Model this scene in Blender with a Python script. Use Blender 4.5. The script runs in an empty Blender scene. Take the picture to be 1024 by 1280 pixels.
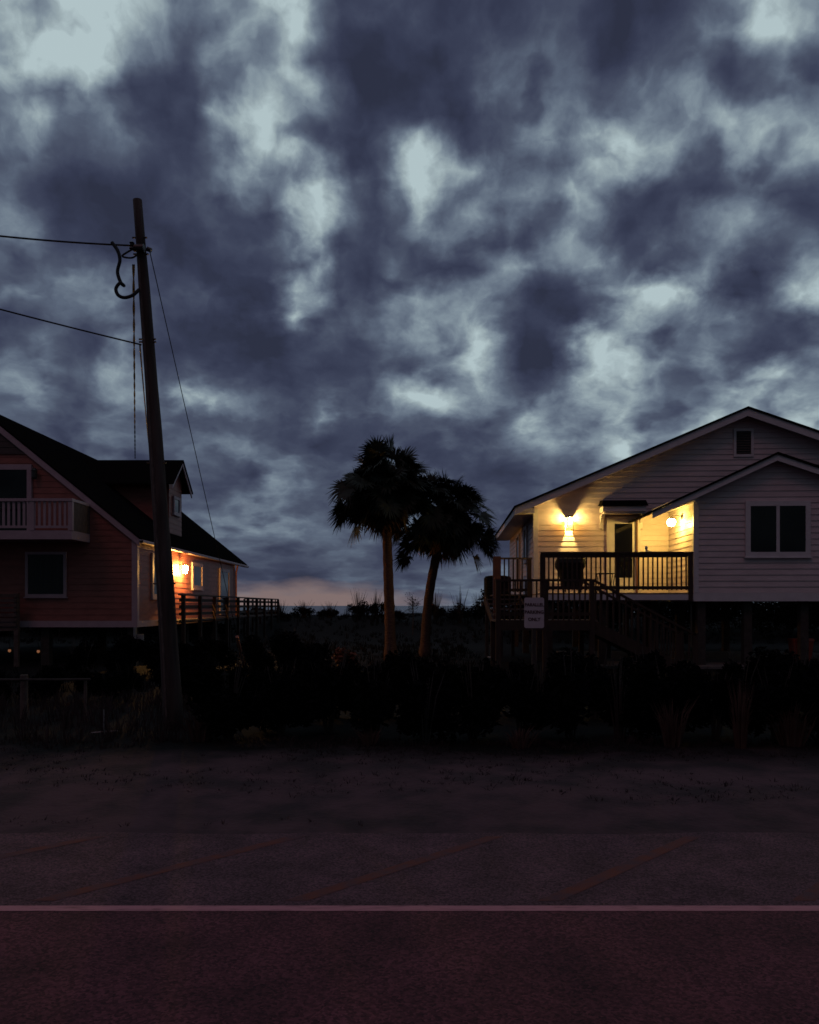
import bpy, bmesh, math, random
from mathutils import Vector, Matrix, noise
random.seed(7)
R = math.radians
PI = math.pi
S = bpy.context.scene
C = S.collection

# ------------------------------------------------------------------ measurement helpers
FPX, CX, HY, CH = 995.0, 512.0, 757.0, 1.6          # focal length in photo pixels, principal column, horizon row, eye height


def P(px, py, Y):
    """World point at distance Y whose photo position was measured as (px, py)."""
    return Vector(((px - CX) / FPX * Y, Y, CH - (py - HY) / FPX * Y))


TH = math.atan(48 / FPX)                              # the right-hand house stands turned by 2.8 degrees
CT, ST = math.cos(TH), math.sin(TH)
P0 = Vector(((868 - CX) / FPX * 20.0, 20.0, 0.0))


def H(px, py, v):
    """House coordinates (u right, z up) on the house plane at depth v."""
    dx = (px - CX) / FPX
    t = (v + P0.x * ST + P0.y * CT) / (dx * ST + CT)
    X, Y = t * dx, t
    u = (X - P0.x) * CT - (Y - P0.y) * ST
    return u, CH - (py - HY) / FPX * t


def srgb(r, g, b):
    f = lambda c: (c / 12.92 if c <= .04045 else ((c + .055) / 1.055) ** 2.4)
    return (f(r / 255), f(g / 255), f(b / 255), 1.0)


# ------------------------------------------------------------------ materials
def new_mat(name):
    m = bpy.data.materials.new(name)
    m.use_nodes = True
    nt = m.node_tree
    b = nt.nodes['Principled BSDF']
    return m, nt, b


def mat(name, col, rough=.7, var=.25, scale=6.0, bump=0.0, bscale=40.0, spec=.4, metal=0.0, stretch=(1, 1, 1), col2=None, thresh=None):
    m, nt, b = new_mat(name)
    N, L = nt.nodes, nt.links
    tc = N.new('ShaderNodeTexCoord')
    mp = N.new('ShaderNodeMapping')
    mp.inputs['Scale'].default_value = stretch
    L.new(tc.outputs['Object'], mp.inputs['Vector'])
    nz = N.new('ShaderNodeTexNoise')
    nz.inputs['Scale'].default_value = scale
    nz.inputs['Detail'].default_value = 6
    nz.inputs['Roughness'].default_value = .6
    L.new(mp.outputs['Vector'], nz.inputs['Vector'])
    rp = N.new('ShaderNodeValToRGB')
    lo, hi = (thresh or (.3, .7))
    rp.color_ramp.elements[0].position = lo
    rp.color_ramp.elements[1].position = hi
    c2 = col2 or tuple(c * (1 + var) for c in col)
    c1 = col if col2 else tuple(c * (1 - var) for c in col)
    rp.color_ramp.elements[0].color = (*c1[:3], 1)
    rp.color_ramp.elements[1].color = (*c2[:3], 1)
    L.new(nz.outputs['Fac'], rp.inputs['Fac'])
    L.new(rp.outputs['Color'], b.inputs['Base Color'])
    b.inputs['Roughness'].default_value = rough
    b.inputs['Specular IOR Level'].default_value = spec
    b.inputs['Metallic'].default_value = metal
    if bump:
        n2 = N.new('ShaderNodeTexNoise')
        n2.inputs['Scale'].default_value = bscale
        n2.inputs['Detail'].default_value = 5
        L.new(mp.outputs['Vector'], n2.inputs['Vector'])
        bp = N.new('ShaderNodeBump')
        bp.inputs['Strength'].default_value = bump
        bp.inputs['Distance'].default_value = .02
        L.new(n2.outputs['Fac'], bp.inputs['Height'])
        L.new(bp.outputs['Normal'], b.inputs['Normal'])
    return m


def emis(name, col, st):
    m, nt, b = new_mat(name)
    b.inputs['Base Color'].default_value = (.8, .8, .8, 1)
    b.inputs['Emission Color'].default_value = (*col, 1)
    b.inputs['Emission Strength'].default_value = st
    return m


M = {}
M['pale_siding'] = mat('pale_siding', (.53, .42, .44), .42, .12, 2, .05, 60, .35, stretch=(1, 1, 3))
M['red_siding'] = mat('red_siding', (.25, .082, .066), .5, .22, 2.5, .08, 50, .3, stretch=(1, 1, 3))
M['dark_siding'] = mat('dark_siding', (.05, .03, .03), .6, .15, 4)
M['pale_trim'] = mat('pale_trim', (.55, .49, .52), .45, .08, 5, .04, 50)
M['pink_trim'] = mat('pink_trim', (.36, .25, .285), .5, .1, 5, .05, 50)
M['shingle'] = mat('shingle', (.008, .007, .007), 1.0, .4, 18, .8, 30, .0, stretch=(1, 1, 4))
M['dark_wood'] = mat('dark_wood', (.038, .021, .017), .75, .35, 9, .3, 40, .25, stretch=(1, 1, .25))
M['grey_wood'] = mat('grey_wood', (.085, .06, .055), .8, .35, 9, .3, 40, .2)
M['red_wood'] = mat('red_wood', (.10, .035, .025), .6, .2, 6)
M['pole_wood'] = mat('pole_wood', (.054, .040, .038), .9, .45, 7, .7, 30, .15, stretch=(1, 1, .12))
M['stilt_wood'] = mat('stilt_wood', (.05, .04, .038), .9, .3, 8, .3, 30, .15)
M['deck_wood'] = mat('deck_wood', (.22, .15, .11), .6, .25, 8, .2, 30, stretch=(1, 6, 1))
M['glass'] = mat('glass', (.004, .004, .006), .06, .2, 2, 0, 1, .25)
M['curtain_glass'] = mat('curtain_glass', (.012, .014, .018), .10, .35, 3, 0, 1, .22, stretch=(7, 1, .3))
M['black_metal'] = mat('black_metal', (.012, .011, .012), .45, .3, 8, 0, 1, .4)
M['black_vinyl'] = mat('black_vinyl', (.010, .009, .010), .7, .3, 6, .5, 9, .2)
M['steel'] = mat('steel', (.22, .21, .22), .55, .2, 9, 0, 1, .5, .6)
M['cable'] = mat('cable', (.010, .010, .012), .7, .2, 8)
M['guard'] = mat('guard', (.42, .16, .11), .5, .2, 5)
M['white_plastic'] = mat('white_plastic', (.5, .48, .46), .45, .08, 6)
M['concrete'] = mat('concrete', (.10, .085, .085), .9, .3, 4, .4, 30)
M['sign_white'] = mat('sign_white', (.46, .37, .42), .5, .07, 9)
M['sign_ink'] = mat('sign_ink', (.05, .012, .018), .5, .05, 9)
M['red_tub'] = mat('red_tub', (.20, .035, .022), .4, .15, 5)
M['asphalt'] = mat('asphalt', (.120, .053, .066), .88, .35, 3.0, .9, 150, .3)  # base colour reddened to stand in for red light on the lane
M['road_asphalt'] = mat('road_asphalt', (.118, .031, .042), .85, .35, 2.2, .9, 150, .3)  # red light on the road is put into this base colour
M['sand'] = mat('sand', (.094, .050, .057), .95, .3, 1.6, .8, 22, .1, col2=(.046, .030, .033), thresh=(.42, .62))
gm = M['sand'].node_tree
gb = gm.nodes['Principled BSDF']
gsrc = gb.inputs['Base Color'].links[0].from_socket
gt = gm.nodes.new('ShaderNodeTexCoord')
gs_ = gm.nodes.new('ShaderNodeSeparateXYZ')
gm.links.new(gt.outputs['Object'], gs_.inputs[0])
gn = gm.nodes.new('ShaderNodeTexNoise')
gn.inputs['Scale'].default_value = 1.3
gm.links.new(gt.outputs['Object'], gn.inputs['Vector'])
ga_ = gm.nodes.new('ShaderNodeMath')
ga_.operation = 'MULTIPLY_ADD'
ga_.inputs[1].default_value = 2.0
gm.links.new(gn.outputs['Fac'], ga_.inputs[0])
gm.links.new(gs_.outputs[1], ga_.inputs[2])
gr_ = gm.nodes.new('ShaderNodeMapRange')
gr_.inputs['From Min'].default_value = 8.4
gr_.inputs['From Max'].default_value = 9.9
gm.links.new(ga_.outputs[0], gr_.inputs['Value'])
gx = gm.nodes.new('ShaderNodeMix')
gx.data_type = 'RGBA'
gx.inputs[7].default_value = (.0055, .0045, .0048, 1)          # darker ground colour away from the road
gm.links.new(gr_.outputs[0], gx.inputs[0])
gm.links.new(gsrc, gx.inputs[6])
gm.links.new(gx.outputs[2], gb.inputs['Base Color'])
M['line_paint'] = mat('line_paint', (.24, .085, .10), .7, .34, 9, .3, 120, .3, stretch=(.8, 3, 1), col2=(.50, .19, .22), thresh=(.28, .50))  # white paint with worn patches, its colour reddened for red light on it
for key, sc_ in (('asphalt', 95), ('road_asphalt', 80)):              # stone chips showing in the worn surface
    gm = M[key].node_tree
    gb = gm.nodes['Principled BSDF']
    src = gb.inputs['Base Color'].links[0].from_socket
    gt = gm.nodes.new('ShaderNodeTexCoord')
    gn = gm.nodes.new('ShaderNodeTexVoronoi')
    gn.inputs['Scale'].default_value = sc_
    gm.links.new(gt.outputs['Object'], gn.inputs['Vector'])
    gr_ = gm.nodes.new('ShaderNodeMapRange')
    gr_.inputs['From Min'].default_value = .0
    gr_.inputs['From Max'].default_value = 1.0
    gr_.inputs['To Min'].default_value = .45
    gr_.inputs['To Max'].default_value = 1.55
    gsx = gm.nodes.new('ShaderNodeSeparateColor')
    gm.links.new(gn.outputs['Color'], gsx.inputs[0])
    gm.links.new(gsx.outputs[0], gr_.inputs['Value'])
    gv_ = gm.nodes.new('ShaderNodeVectorMath')
    gv_.operation = 'SCALE'
    gm.links.new(src, gv_.inputs[0])
    gm.links.new(gr_.outputs[0], gv_.inputs['Scale'])
    gm.links.new(gv_.outputs[0], gb.inputs['Base Color'])
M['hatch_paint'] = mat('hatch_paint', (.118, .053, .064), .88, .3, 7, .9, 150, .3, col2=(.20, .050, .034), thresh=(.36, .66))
M['sea'] = mat('sea', (.012, .018, .026), .22, .2, .05, .35, .6, .5, stretch=(.35, 1.4, 1))
M['bark'] = mat('bark', (.080, .045, .038), .95, .4, 10, .9, 16, .1, stretch=(1, 1, 2.6))
M['frond'] = mat('frond', (.022, .026, .018), .6, .4, 3, 0, 1, .25)
M['dead_frond'] = mat('dead_frond', (.060, .036, .024), .8, .4, 3, 0, 1, .1)
M['leaf'] = mat('leaf', (.005, .005, .0055), .9, .4, 5, 0, 1, 0)
M['red_leaf'] = mat('red_leaf', (.16, .045, .025), .6, .4, 9, 0, 1, .2)
M['straw'] = mat('straw', (.085, .046, .038), .9, .4, 4, 0, 1, .1)
M['dry_grass'] = mat('dry_grass', (.036, .023, .024), .9, .4, 2, 0, 1, .1)
M['dune_grass'] = mat('dune_grass', (.0055, .0048, .0048), .9, .4, 1, 0, 1, .1)
M['bulb_warm'] = emis('bulb_warm', (1.0, .70, .17), 4000)
M['globe_warm'] = emis('globe_warm', (1.0, .68, .13), 235)
M['bulb_orange'] = emis('bulb_orange', (1.0, .50, .11), 1150)
M['bulb_small'] = emis('bulb_small', (1.0, .35, .10), .18)

m, nt, b = new_mat('frosted_panel')                    # frosted lantern glass: lets part of the light straight through
tr = nt.nodes.new('ShaderNodeBsdfTransparent')
tr.inputs['Color'].default_value = (.36, .30, .22, 1)
tl = nt.nodes.new('ShaderNodeBsdfTranslucent')
tl.inputs['Color'].default_value = (.4, .36, .3, 1)
mx = nt.nodes.new('ShaderNodeMixShader')
mx.inputs[0].default_value = .25
nt.links.new(tr.outputs[0], mx.inputs[1])
nt.links.new(tl.outputs[0], mx.inputs[2])
nt.links.new(mx.outputs[0], nt.nodes['Material Output'].inputs['Surface'])
M['frosted_panel'] = m

# ------------------------------------------------------------------ object helpers
MAT = {}                                               # root name -> world matrix of the thing


def tag(o, label=None, cat=None, group=None, kind=None):
    if label: o['label'] = label
    if cat: o['category'] = cat
    if group: o['group'] = group
    if kind: o['kind'] = kind
    return o


def empty(name, loc, rz=0, label=None, cat=None, group=None):
    o = bpy.data.objects.new(name, None)
    o.empty_display_size = .2
    C.objects.link(o)
    o.location = loc
    o.rotation_euler = (0, 0, rz)
    MAT[o.name] = Matrix.Translation(Vector(loc)) @ Matrix.Rotation(rz, 4, 'Z')
    return tag(o, label, cat, group)


def rootmat(o):
    while o.parent: o = o.parent
    return MAT.get(o.name, Matrix.Identity(4))


class MB:
    def __init__(s): s.v, s.f = [], []

    def face(s, pts):
        i = len(s.v)
        s.v += [Vector(p) for p in pts]
        s.f.append(tuple(range(i, i + len(pts))))

    def hexa(s, a, b):
        """a, b: two quads (lists of 4 points) joined into a solid"""
        i = len(s.v)
        s.v += [Vector(p) for p in a] + [Vector(p) for p in b]
        s.f += [(i, i + 3, i + 2, i + 1), (i + 4, i + 5, i + 6, i + 7)]
        for k in range(4):
            j = (k + 1) % 4
            s.f.append((i + k, i + j, i + 4 + j, i + 4 + k))
        return s

    def box(s, x0, x1, y0, y1, z0, z1):
        return s.hexa([(x0, y0, z0), (x1, y0, z0), (x1, y1, z0), (x0, y1, z0)], [(x0, y0, z1), (x1, y0, z1), (x1, y1, z1), (x0, y1, z1)])

    def bar(s, p, q, w, h, up=(0, 0, 1)):
        p, q = Vector(p), Vector(q)
        d = (q - p).normalized()
        r = d.cross(Vector(up))
        if r.length < 1e-4: r = d.cross(Vector((0, 1, 0)))
        r.normalize()
        n = r.cross(d).normalized()
        k = [(-w / 2, -h / 2), (w / 2, -h / 2), (w / 2, h / 2), (-w / 2, h / 2)]
        return s.hexa([p + r * a + n * c for a, c in k], [q + r * a + n * c for a, c in k])

    def prism(s, poly, ext):
        n = len(poly)
        i = len(s.v)
        e = Vector(ext)
        s.v += [Vector(p) for p in poly] + [Vector(p) + e for p in poly]
        s.f.append(tuple(range(i, i + n)))
        s.f.append(tuple(range(i + 2 * n - 1, i + n - 1, -1)))
        for k in range(n):
            j = (k + 1) % n
            s.f.append((i + k, i + n + k, i + n + j, i + j))
        return s

    def tube(s, pts, rad, n=8, caps=True):
        pts = [Vector(p) for p in pts]
        if not isinstance(rad, (list, tuple)): rad = [rad] * len(pts)
        i0 = len(s.v)
        d0 = (pts[1] - pts[0]).normalized()
        ref = Vector((1, 0, 0)) if abs(d0.x) < .8 else Vector((0, 1, 0))
        for k, p in enumerate(pts):
            d = (pts[min(k + 1, len(pts) - 1)] - pts[max(k - 1, 0)]).normalized()
            a = (ref - d * ref.dot(d)).normalized()
            ref = a
            b2 = d.cross(a)
            for q in range(n):
                t = 2 * PI * q / n
                s.v.append(p + (a * math.cos(t) + b2 * math.sin(t)) * rad[k])
        for k in range(len(pts) - 1):
            for q in range(n):
                r = (q + 1) % n
                s.f.append((i0 + k * n + q, i0 + k * n + r, i0 + (k + 1) * n + r, i0 + (k + 1) * n + q))
        if caps:
            s.f.append(tuple(i0 + q for q in range(n))[::-1])
            s.f.append(tuple(i0 + (len(pts) - 1) * n + q for q in range(n)))
        return s

    def lathe(s, c, prof, n=16):
        """prof: list of (radius, z) about the vertical through c"""
        c = Vector(c)
        return s.tube([c + Vector((0, 0, z)) for r, z in prof], [max(r, 1e-4) for r, z in prof], n)

    def build(s, name, m, parent=None, local=False, smooth=False, off=None):
        me = bpy.data.meshes.new(name)
        vs = s.v
        if parent is not None and not local:
            inv = rootmat(parent).inverted()
            vs = [inv @ v for v in vs]
        elif off is not None:
            vs = [v - Vector(off) for v in vs]
        me.from_pydata([tuple(v) for v in vs], [], s.f)
        me.validate()
        bm = bmesh.new()
        bm.from_mesh(me)
        bmesh.ops.recalc_face_normals(bm, faces=bm.faces)
        bm.to_mesh(me)
        bm.free()
        if smooth:
            for p in me.polygons: p.use_smooth = True
        me.materials.append(m)
        o = bpy.data.objects.new(name, me)
        if off is not None: o.location = off
        C.objects.link(o)
        if parent is not None: o.parent = parent
        return o


def clip_band(poly, z0, z1):
    def half(pl, zc, keep_above):
        out = []
        for i in range(len(pl)):
            a, b2 = pl[i], pl[(i + 1) % len(pl)]
            ia = (a[1] >= zc) if keep_above else (a[1] <= zc)
            ib = (b2[1] >= zc) if keep_above else (b2[1] <= zc)
            if ia: out.append(a)
            if ia != ib:
                t = (zc - a[1]) / (b2[1] - a[1])
                out.append((a[0] + (b2[0] - a[0]) * t, zc))
        return out
    p = half(poly, z0, True)
    return half(p, z1, False) if len(p) > 2 else []


def siding(mb, poly, fn, course=.15, lip=.020):
    """lap siding over a convex outline; fn(a, z, out) -> point"""
    z, zt = min(p[1] for p in poly), max(p[1] for p in poly)
    while z < zt - .01:
        z1 = z + course
        pl = clip_band(poly, z, min(z1, zt))
        if len(pl) > 2:
            mb.face([fn(a, h, .004 + lip * (z1 - h) / course) for a, h in pl])
            lo = [p for p in pl if abs(p[1] - z) < 1e-5]
            if len(lo) >= 2:
                a0, a1 = min(p[0] for p in lo), max(p[0] for p in lo)
                mb.face([fn(a0, z, .004 + lip), fn(a1, z, .004 + lip), fn(a1, z, 0), fn(a0, z, 0)])
        z = z1
    return mb


def copy_tree(o, parent=None):
    c = o.copy()
    C.objects.link(c)
    if parent is not None: c.parent = parent
    for ch in list(o.children): copy_tree(ch, c)
    return c


# ------------------------------------------------------------------ camera
cam = bpy.data.cameras.new('camera')
cam.sensor_fit = 'VERTICAL'
cam.sensor_height = 36
cam.sensor_width = 36
cam.lens = 36 * FPX / 1280
cam.shift_y = (HY - 640) / 1280
cam.clip_end = 30000
co = bpy.data.objects.new('camera', cam)
co.location = (0, 0, CH)
co.rotation_euler = (R(90), 0, 0)
C.objects.link(co)
S.camera = co

# ------------------------------------------------------------------ sky
W = bpy.data.worlds.new('World')
S.world = W
W.use_nodes = True
nt = W.node_tree
N, L = nt.nodes, nt.links
for n in list(N): N.remove(n)


def node(t, **kw):
    n = N.new(t)
    for k, v in kw.items(): setattr(n, k, v)
    return n


def math2(op, a, b=None, c=None, clamp=False):
    n = node('ShaderNodeMath', operation=op)
    n.use_clamp = clamp
    for i, x in enumerate((a, b, c)):
        if x is None: continue
        if hasattr(x, 'links') or hasattr(x, 'is_linked'): L.new(x, n.inputs[i])
        else: n.inputs[i].default_value = x
    return n.outputs[0]


tc = node('ShaderNodeTexCoord')
DIR = tc.outputs['Generated']
sp = node('ShaderNodeSeparateXYZ')
L.new(DIR, sp.inputs[0])
X_, Y_, Z_ = sp.outputs
az = math2('ARCTAN2', X_, Y_)
el = math2('ARCSINE', Z_)
# cloud-deck coordinates: a layer seen edge-on towards the horizon, so its texture flattens there
cmb = node('ShaderNodeCombineXYZ')
L.new(math2('MULTIPLY', X_, 1.9), cmb.inputs[0])
L.new(math2('MULTIPLY', Y_, 1.9), cmb.inputs[1])
zp = math2('MAXIMUM', Z_, 0.0)
L.new(math2('MULTIPLY_ADD', math2('LOGARITHM', math2('ADD', zp, .025), math.e), .16, math2('MULTIPLY', math2('LOGARITHM', math2('ADD', zp, .35), math.e), 1.45)), cmb.inputs[2])
DECK = cmb.outputs[0]
q = node('ShaderNodeCombineXYZ')
L.new(az, q.inputs[0])
L.new(el, q.inputs[1])


def fbm(vec, scale, detail=5, rough=.55, out='Fac', offset=(0, 0, 0), sc=(1, 1, 1), dist=0.0):
    mp = node('ShaderNodeMapping')
    mp.inputs['Location'].default_value = offset
    mp.inputs['Scale'].default_value = sc
    L.new(vec, mp.inputs['Vector'])
    n = node('ShaderNodeTexNoise')
    n.inputs['Scale'].default_value = scale
    n.inputs['Detail'].default_value = detail
    n.inputs['Roughness'].default_value = rough
    n.inputs['Distortion'].default_value = dist
    L.new(mp.outputs[0], n.inputs['Vector'])
    return n.outputs[out]


def vmath(op, a, b=None, scale=None):
    n = node('ShaderNodeVectorMath', operation=op)
    L.new(a, n.inputs[0])
    if b is not None:
        if isinstance(b, tuple): n.inputs[1].default_value = b
        else: L.new(b, n.inputs[1])
    if scale is not None:
        if isinstance(scale, float): n.inputs['Scale'].default_value = scale
        else: L.new(scale, n.inputs['Scale'])
    return n.outputs[0]


# how open the cloud deck is, north side of the sky: rows from 37 degrees up down to the horizon, columns west to east (0 thick, 9 thin)
DECKMAP = """
6 7 8 8 7 6 5 4 5 5 6 7 5 3 3 3 3 2 2 2 3 3 3 2 1 2 3 5 5 6 7 6
5 8 9 9 7 5 4 3 4 5 5 7 5 2 2 2 2 2 2 3 3 4 4 2 1 3 4 5 5 8 7 7
6 7 6 8 6 5 4 3 5 5 5 6 3 2 1 2 1 1 2 3 4 5 4 2 2 4 4 3 3 5 7 5
4 4 3 6 3 3 3 3 5 5 7 6 6 4 1 1 1 1 2 4 5 5 4 3 4 5 5 4 3 5 6 4
4 6 4 3 4 4 3 2 6 7 8 7 5 3 2 2 1 1 1 3 4 5 5 4 4 5 5 4 6 7 6 5
4 4 3 3 3 3 2 2 4 4 8 7 4 2 2 3 6 4 2 3 5 6 7 8 7 5 5 4 6 7 5 6
3 3 2 2 2 2 2 2 3 5 5 4 7 3 2 4 8 6 6 3 3 4 6 8 7 5 3 3 3 6 6 5
3 2 1 1 1 1 2 2 3 5 3 6 8 4 2 5 8 4 4 4 5 5 7 6 4 2 2 2 3 4 3 3
4 3 1 1 1 1 2 2 3 3 2 6 8 4 2 4 6 4 6 3 4 5 7 5 2 2 3 4 5 5 5 3
4 4 2 1 1 2 1 2 3 3 3 4 8 3 2 3 3 5 4 2 2 5 6 4 2 2 4 5 5 4 3 4
4 4 4 3 4 2 1 2 2 2 2 3 8 3 2 4 3 2 2 5 5 5 5 6 3 2 3 5 3 1 3 6
4 4 4 4 5 3 2 2 2 2 2 7 6 2 2 5 6 5 5 4 2 1 2 3 4 8 7 3 1 2 5 6
2 3 3 3 4 3 2 1 1 1 3 8 5 3 3 4 5 6 6 3 1 1 1 4 7 6 5 4 5 4 3 2
3 4 3 3 5 3 2 2 1 1 1 3 3 2 3 4 4 5 8 5 1 1 5 7 6 4 4 5 3 2 2 4
5 5 3 4 6 5 3 4 3 2 1 2 2 2 2 4 3 4 7 4 1 1 4 7 7 4 3 3 3 6 8 6
4 4 3 3 5 5 4 9 5 3 3 3 3 2 2 5 7 7 5 4 3 4 6 7 7 5 4 4 6 7 8 7
4 4 3 3 4 3 4 4 3 3 3 3 7 3 3 4 4 5 3 4 7 5 5 6 7 5 4 5 6 6 7 7
4 4 4 4 4 3 3 3 3 3 3 3 2 3 3 3 3 3 2 3 4 5 4 6 8 5 5 5 6 6 6 6
3 3 3 3 3 3 3 3 3 2 4 4 3 2 3 3 3 3 2 2 2 3 3 4 5 4 4 5 5 5 5 5
3 3 3 3 3 3 3 3 3 4 5 4 3 3 3 3 3 3 2 2 2 3 3 4 4 4 4 4 5 5 5 5
3 3 3 3 3 3 3 4 4 4 5 4 4 4 5 5 4 4 3 3 3 3 3 3 4 4 4 4 4 4 4 4
3 3 3 3 3 3 3 3 4 4 3 3 3 3 3 2 2 2 2 2 2 3 3 3 3 3 3 4 4 4 4 4
3 3 3 3 2 2 2 2 2 2 2 2 2 3 3 3 4 4 4 4 3 3 3 3 3 3 3 3 3 3 3 3
4 4 4 4 4 4 4 4 4 4 4 4 4 4 4 4 4 4 4 4 4 4 4 4 4 4 4 4 4 4 4 4
"""
rows = [[int(c) for c in r.split()] for r in DECKMAP.strip().splitlines()]
ymax = math2('MAXIMUM', Y_, .12)
gc = node('ShaderNodeCombineXYZ')
L.new(math2('DIVIDE', X_, ymax), gc.inputs[0])
L.new(math2('DIVIDE', Z_, ymax), gc.inputs[1])
flat = math2('MULTIPLY_ADD', math2('MINIMUM', math2('MAXIMUM', Z_, 0.0), .3), 2.6, .22)      # ragged high up, level towards the horizon


def warp(vec, amp, sc, detail, off):
    col = vmath('SUBTRACT', fbm(DECK, sc, detail, .58, 'Color', off), (.5, .5, .5))
    sx_ = node('ShaderNodeSeparateXYZ')
    L.new(vmath('MULTIPLY', col, (amp, amp, 0)), sx_.inputs[0])
    c_ = node('ShaderNodeCombineXYZ')
    L.new(sx_.outputs[0], c_.inputs[0])
    L.new(math2('MULTIPLY', sx_.outputs[1], flat), c_.inputs[1])
    return vmath('ADD', vec, c_.outputs[0])


Q = warp(warp(gc.outputs[0], .06, 3.2, 4, (3, 1, 2)), .050, 9.0, 5, (9, 4, 1))
qs = node('ShaderNodeSeparateXYZ')
L.new(Q, qs.inputs[0])
colpos = math2('MULTIPLY_ADD', qs.outputs[0], FPX / 1024.0, .5, clamp=True)
rowpos = math2('MULTIPLY_ADD', qs.outputs[1], -FPX / 32.0, (HY - 16.0) / 32.0)
rowpos = math2('MINIMUM', math2('MAXIMUM', rowpos, 0.0), len(rows) - 1.001)
dens = None
for i, r in enumerate(rows):
    rmp = node('ShaderNodeValToRGB')
    L.new(colpos, rmp.inputs[0])
    cr = rmp.color_ramp
    cr.interpolation = 'LINEAR'
    cr.elements[0].position = .5 / 32
    cr.elements[1].position = 31.5 / 32
    for k in range(1, 31): cr.elements.new((k + .5) / 32)
    for k, e_ in enumerate(cr.elements): e_.color = (r[k] / 10, r[k] / 10, r[k] / 10, 1)
    d_ = math2('ABSOLUTE', math2('SUBTRACT', rowpos, float(i)))
    w_ = math2('SUBTRACT', 1.0, d_, clamp=True)
    dens = math2('MULTIPLY', rmp.outputs[0], w_) if dens is None else math2('MULTIPLY_ADD', rmp.outputs[0], w_, dens)
dens = math2('MULTIPLY_ADD', dens, 1.22, -.125)
# the rest of the sky: plain broken deck
n1 = fbm(DECK, 1.6, 5, .55, 'Fac', (1.7, 4.2, 0))
rest = math2('MULTIPLY_ADD', math2('SUBTRACT', n1, .5), 1.1, .40)
north = math2('MULTIPLY_ADD', Y_, 4.0, -1.4, clamp=True)
dens = math2('ADD', math2('MULTIPLY', dens, north), math2('MULTIPLY', rest, math2('SUBTRACT', 1.0, north)))
# billows, wisps and fine curl
vw = vmath('ADD', DECK, vmath('SCALE', vmath('SUBTRACT', fbm(DECK, 6.0, 4, .55, 'Color', (2, 7, 3)), (.5, .5, .5)), scale=.22))
n2 = fbm(vw, 5.5, 7, .52, 'Fac', (5, 2, 8))
# level strata low over the sea
bc = node('ShaderNodeCombineXYZ')
L.new(math2('MULTIPLY', az, 3.0), bc.inputs[0])
L.new(math2('MULTIPLY', el, 34.0), bc.inputs[1])
band = fbm(bc.outputs[0], 1.0, 5, .55, 'Fac', (4, 1, 0), dist=.4)
lowf = math2('MULTIPLY_ADD', el, -3.4, 1.05, clamp=True)
n3 = fbm(vw, 17.0, 6, .62, 'Fac', (7, 3, 0))
def puffs(sc):
    v_ = node('ShaderNodeTexVoronoi', feature='SMOOTH_F1')
    v_.inputs['Scale'].default_value = sc
    v_.inputs['Smoothness'].default_value = .45
    L.new(vw, v_.inputs['Vector'])
    return v_.outputs['Distance']
bil = math2('MULTIPLY_ADD', puffs(14.0), .55, math2('MULTIPLY', puffs(6.0), .9))
dens = math2('ADD', dens, math2('MULTIPLY', math2('SUBTRACT', n2, .5), .54))
dens = math2('ADD', dens, math2('MULTIPLY', math2('SUBTRACT', band, .5), math2('MULTIPLY', lowf, .36)))
dens = math2('ADD', dens, math2('MULTIPLY', math2('SUBTRACT', n3, .5), math2('MULTIPLY_ADD', dens, .55, .02)))
dens = math2('ADD', dens, math2('MULTIPLY', math2('SUBTRACT', bil, .58), math2('MULTIPLY_ADD', dens, .85, .16)))
ramp = node('ShaderNodeValToRGB')
L.new(dens, ramp.inputs[0])
cr = ramp.color_ramp
STOPS = [(.0, (44, 48, 66)), (.10, (51, 56, 77)), (.21, (60, 66, 87)), (.33, (73, 81, 100)), (.44, (88, 99, 117)), (.56, (108, 121, 136)), (.68, (129, 144, 155)), (.80, (151, 167, 173)), (.97, (176, 194, 198))]
cr.elements[0].position, cr.elements[0].color = STOPS[0][0], srgb(*STOPS[0][1])
cr.elements[1].position, cr.elements[1].color = STOPS[-1][0], srgb(*STOPS[-1][1])
for p_, c_ in STOPS[1:-1]:
    e_ = cr.elements.new(p_)
    e_.color = srgb(*c_)


def mixc(fac, a, b):
    n = node('ShaderNodeMix', data_type='RGBA')
    L.new(fac, n.inputs[0])
    for i, x in ((6, a), (7, b)):
        if isinstance(x, tuple): n.inputs[i].default_value = x
        else: L.new(x, n.inputs[i])
    return n.outputs[2]


# warm strip of first light low over the sea
mp = node('ShaderNodeMapping', vector_type='TEXTURE')
mp.inputs['Location'].default_value = (R(-9.0), R(.1), 0)
mp.inputs['Scale'].default_value = (R(12.5), R(1.75), 1)
Qw = vmath('ADD', q.outputs[0], vmath('MULTIPLY', vmath('SUBTRACT', fbm(DIR, 14, 4, .6, 'Color', (2, 2, 2), (1, 1, 3)), (.5, .5, .5)), (.16, .030, 0)))
L.new(Qw, mp.inputs['Vector'])
g = node('ShaderNodeTexGradient', gradient_type='SPHERICAL')
L.new(mp.outputs[0], g.inputs[0])
wf = math2('MULTIPLY', g.outputs['Fac'], 1.7, clamp=True)
skycol = mixc(wf, ramp.outputs[0], srgb(126, 108, 107))
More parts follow.
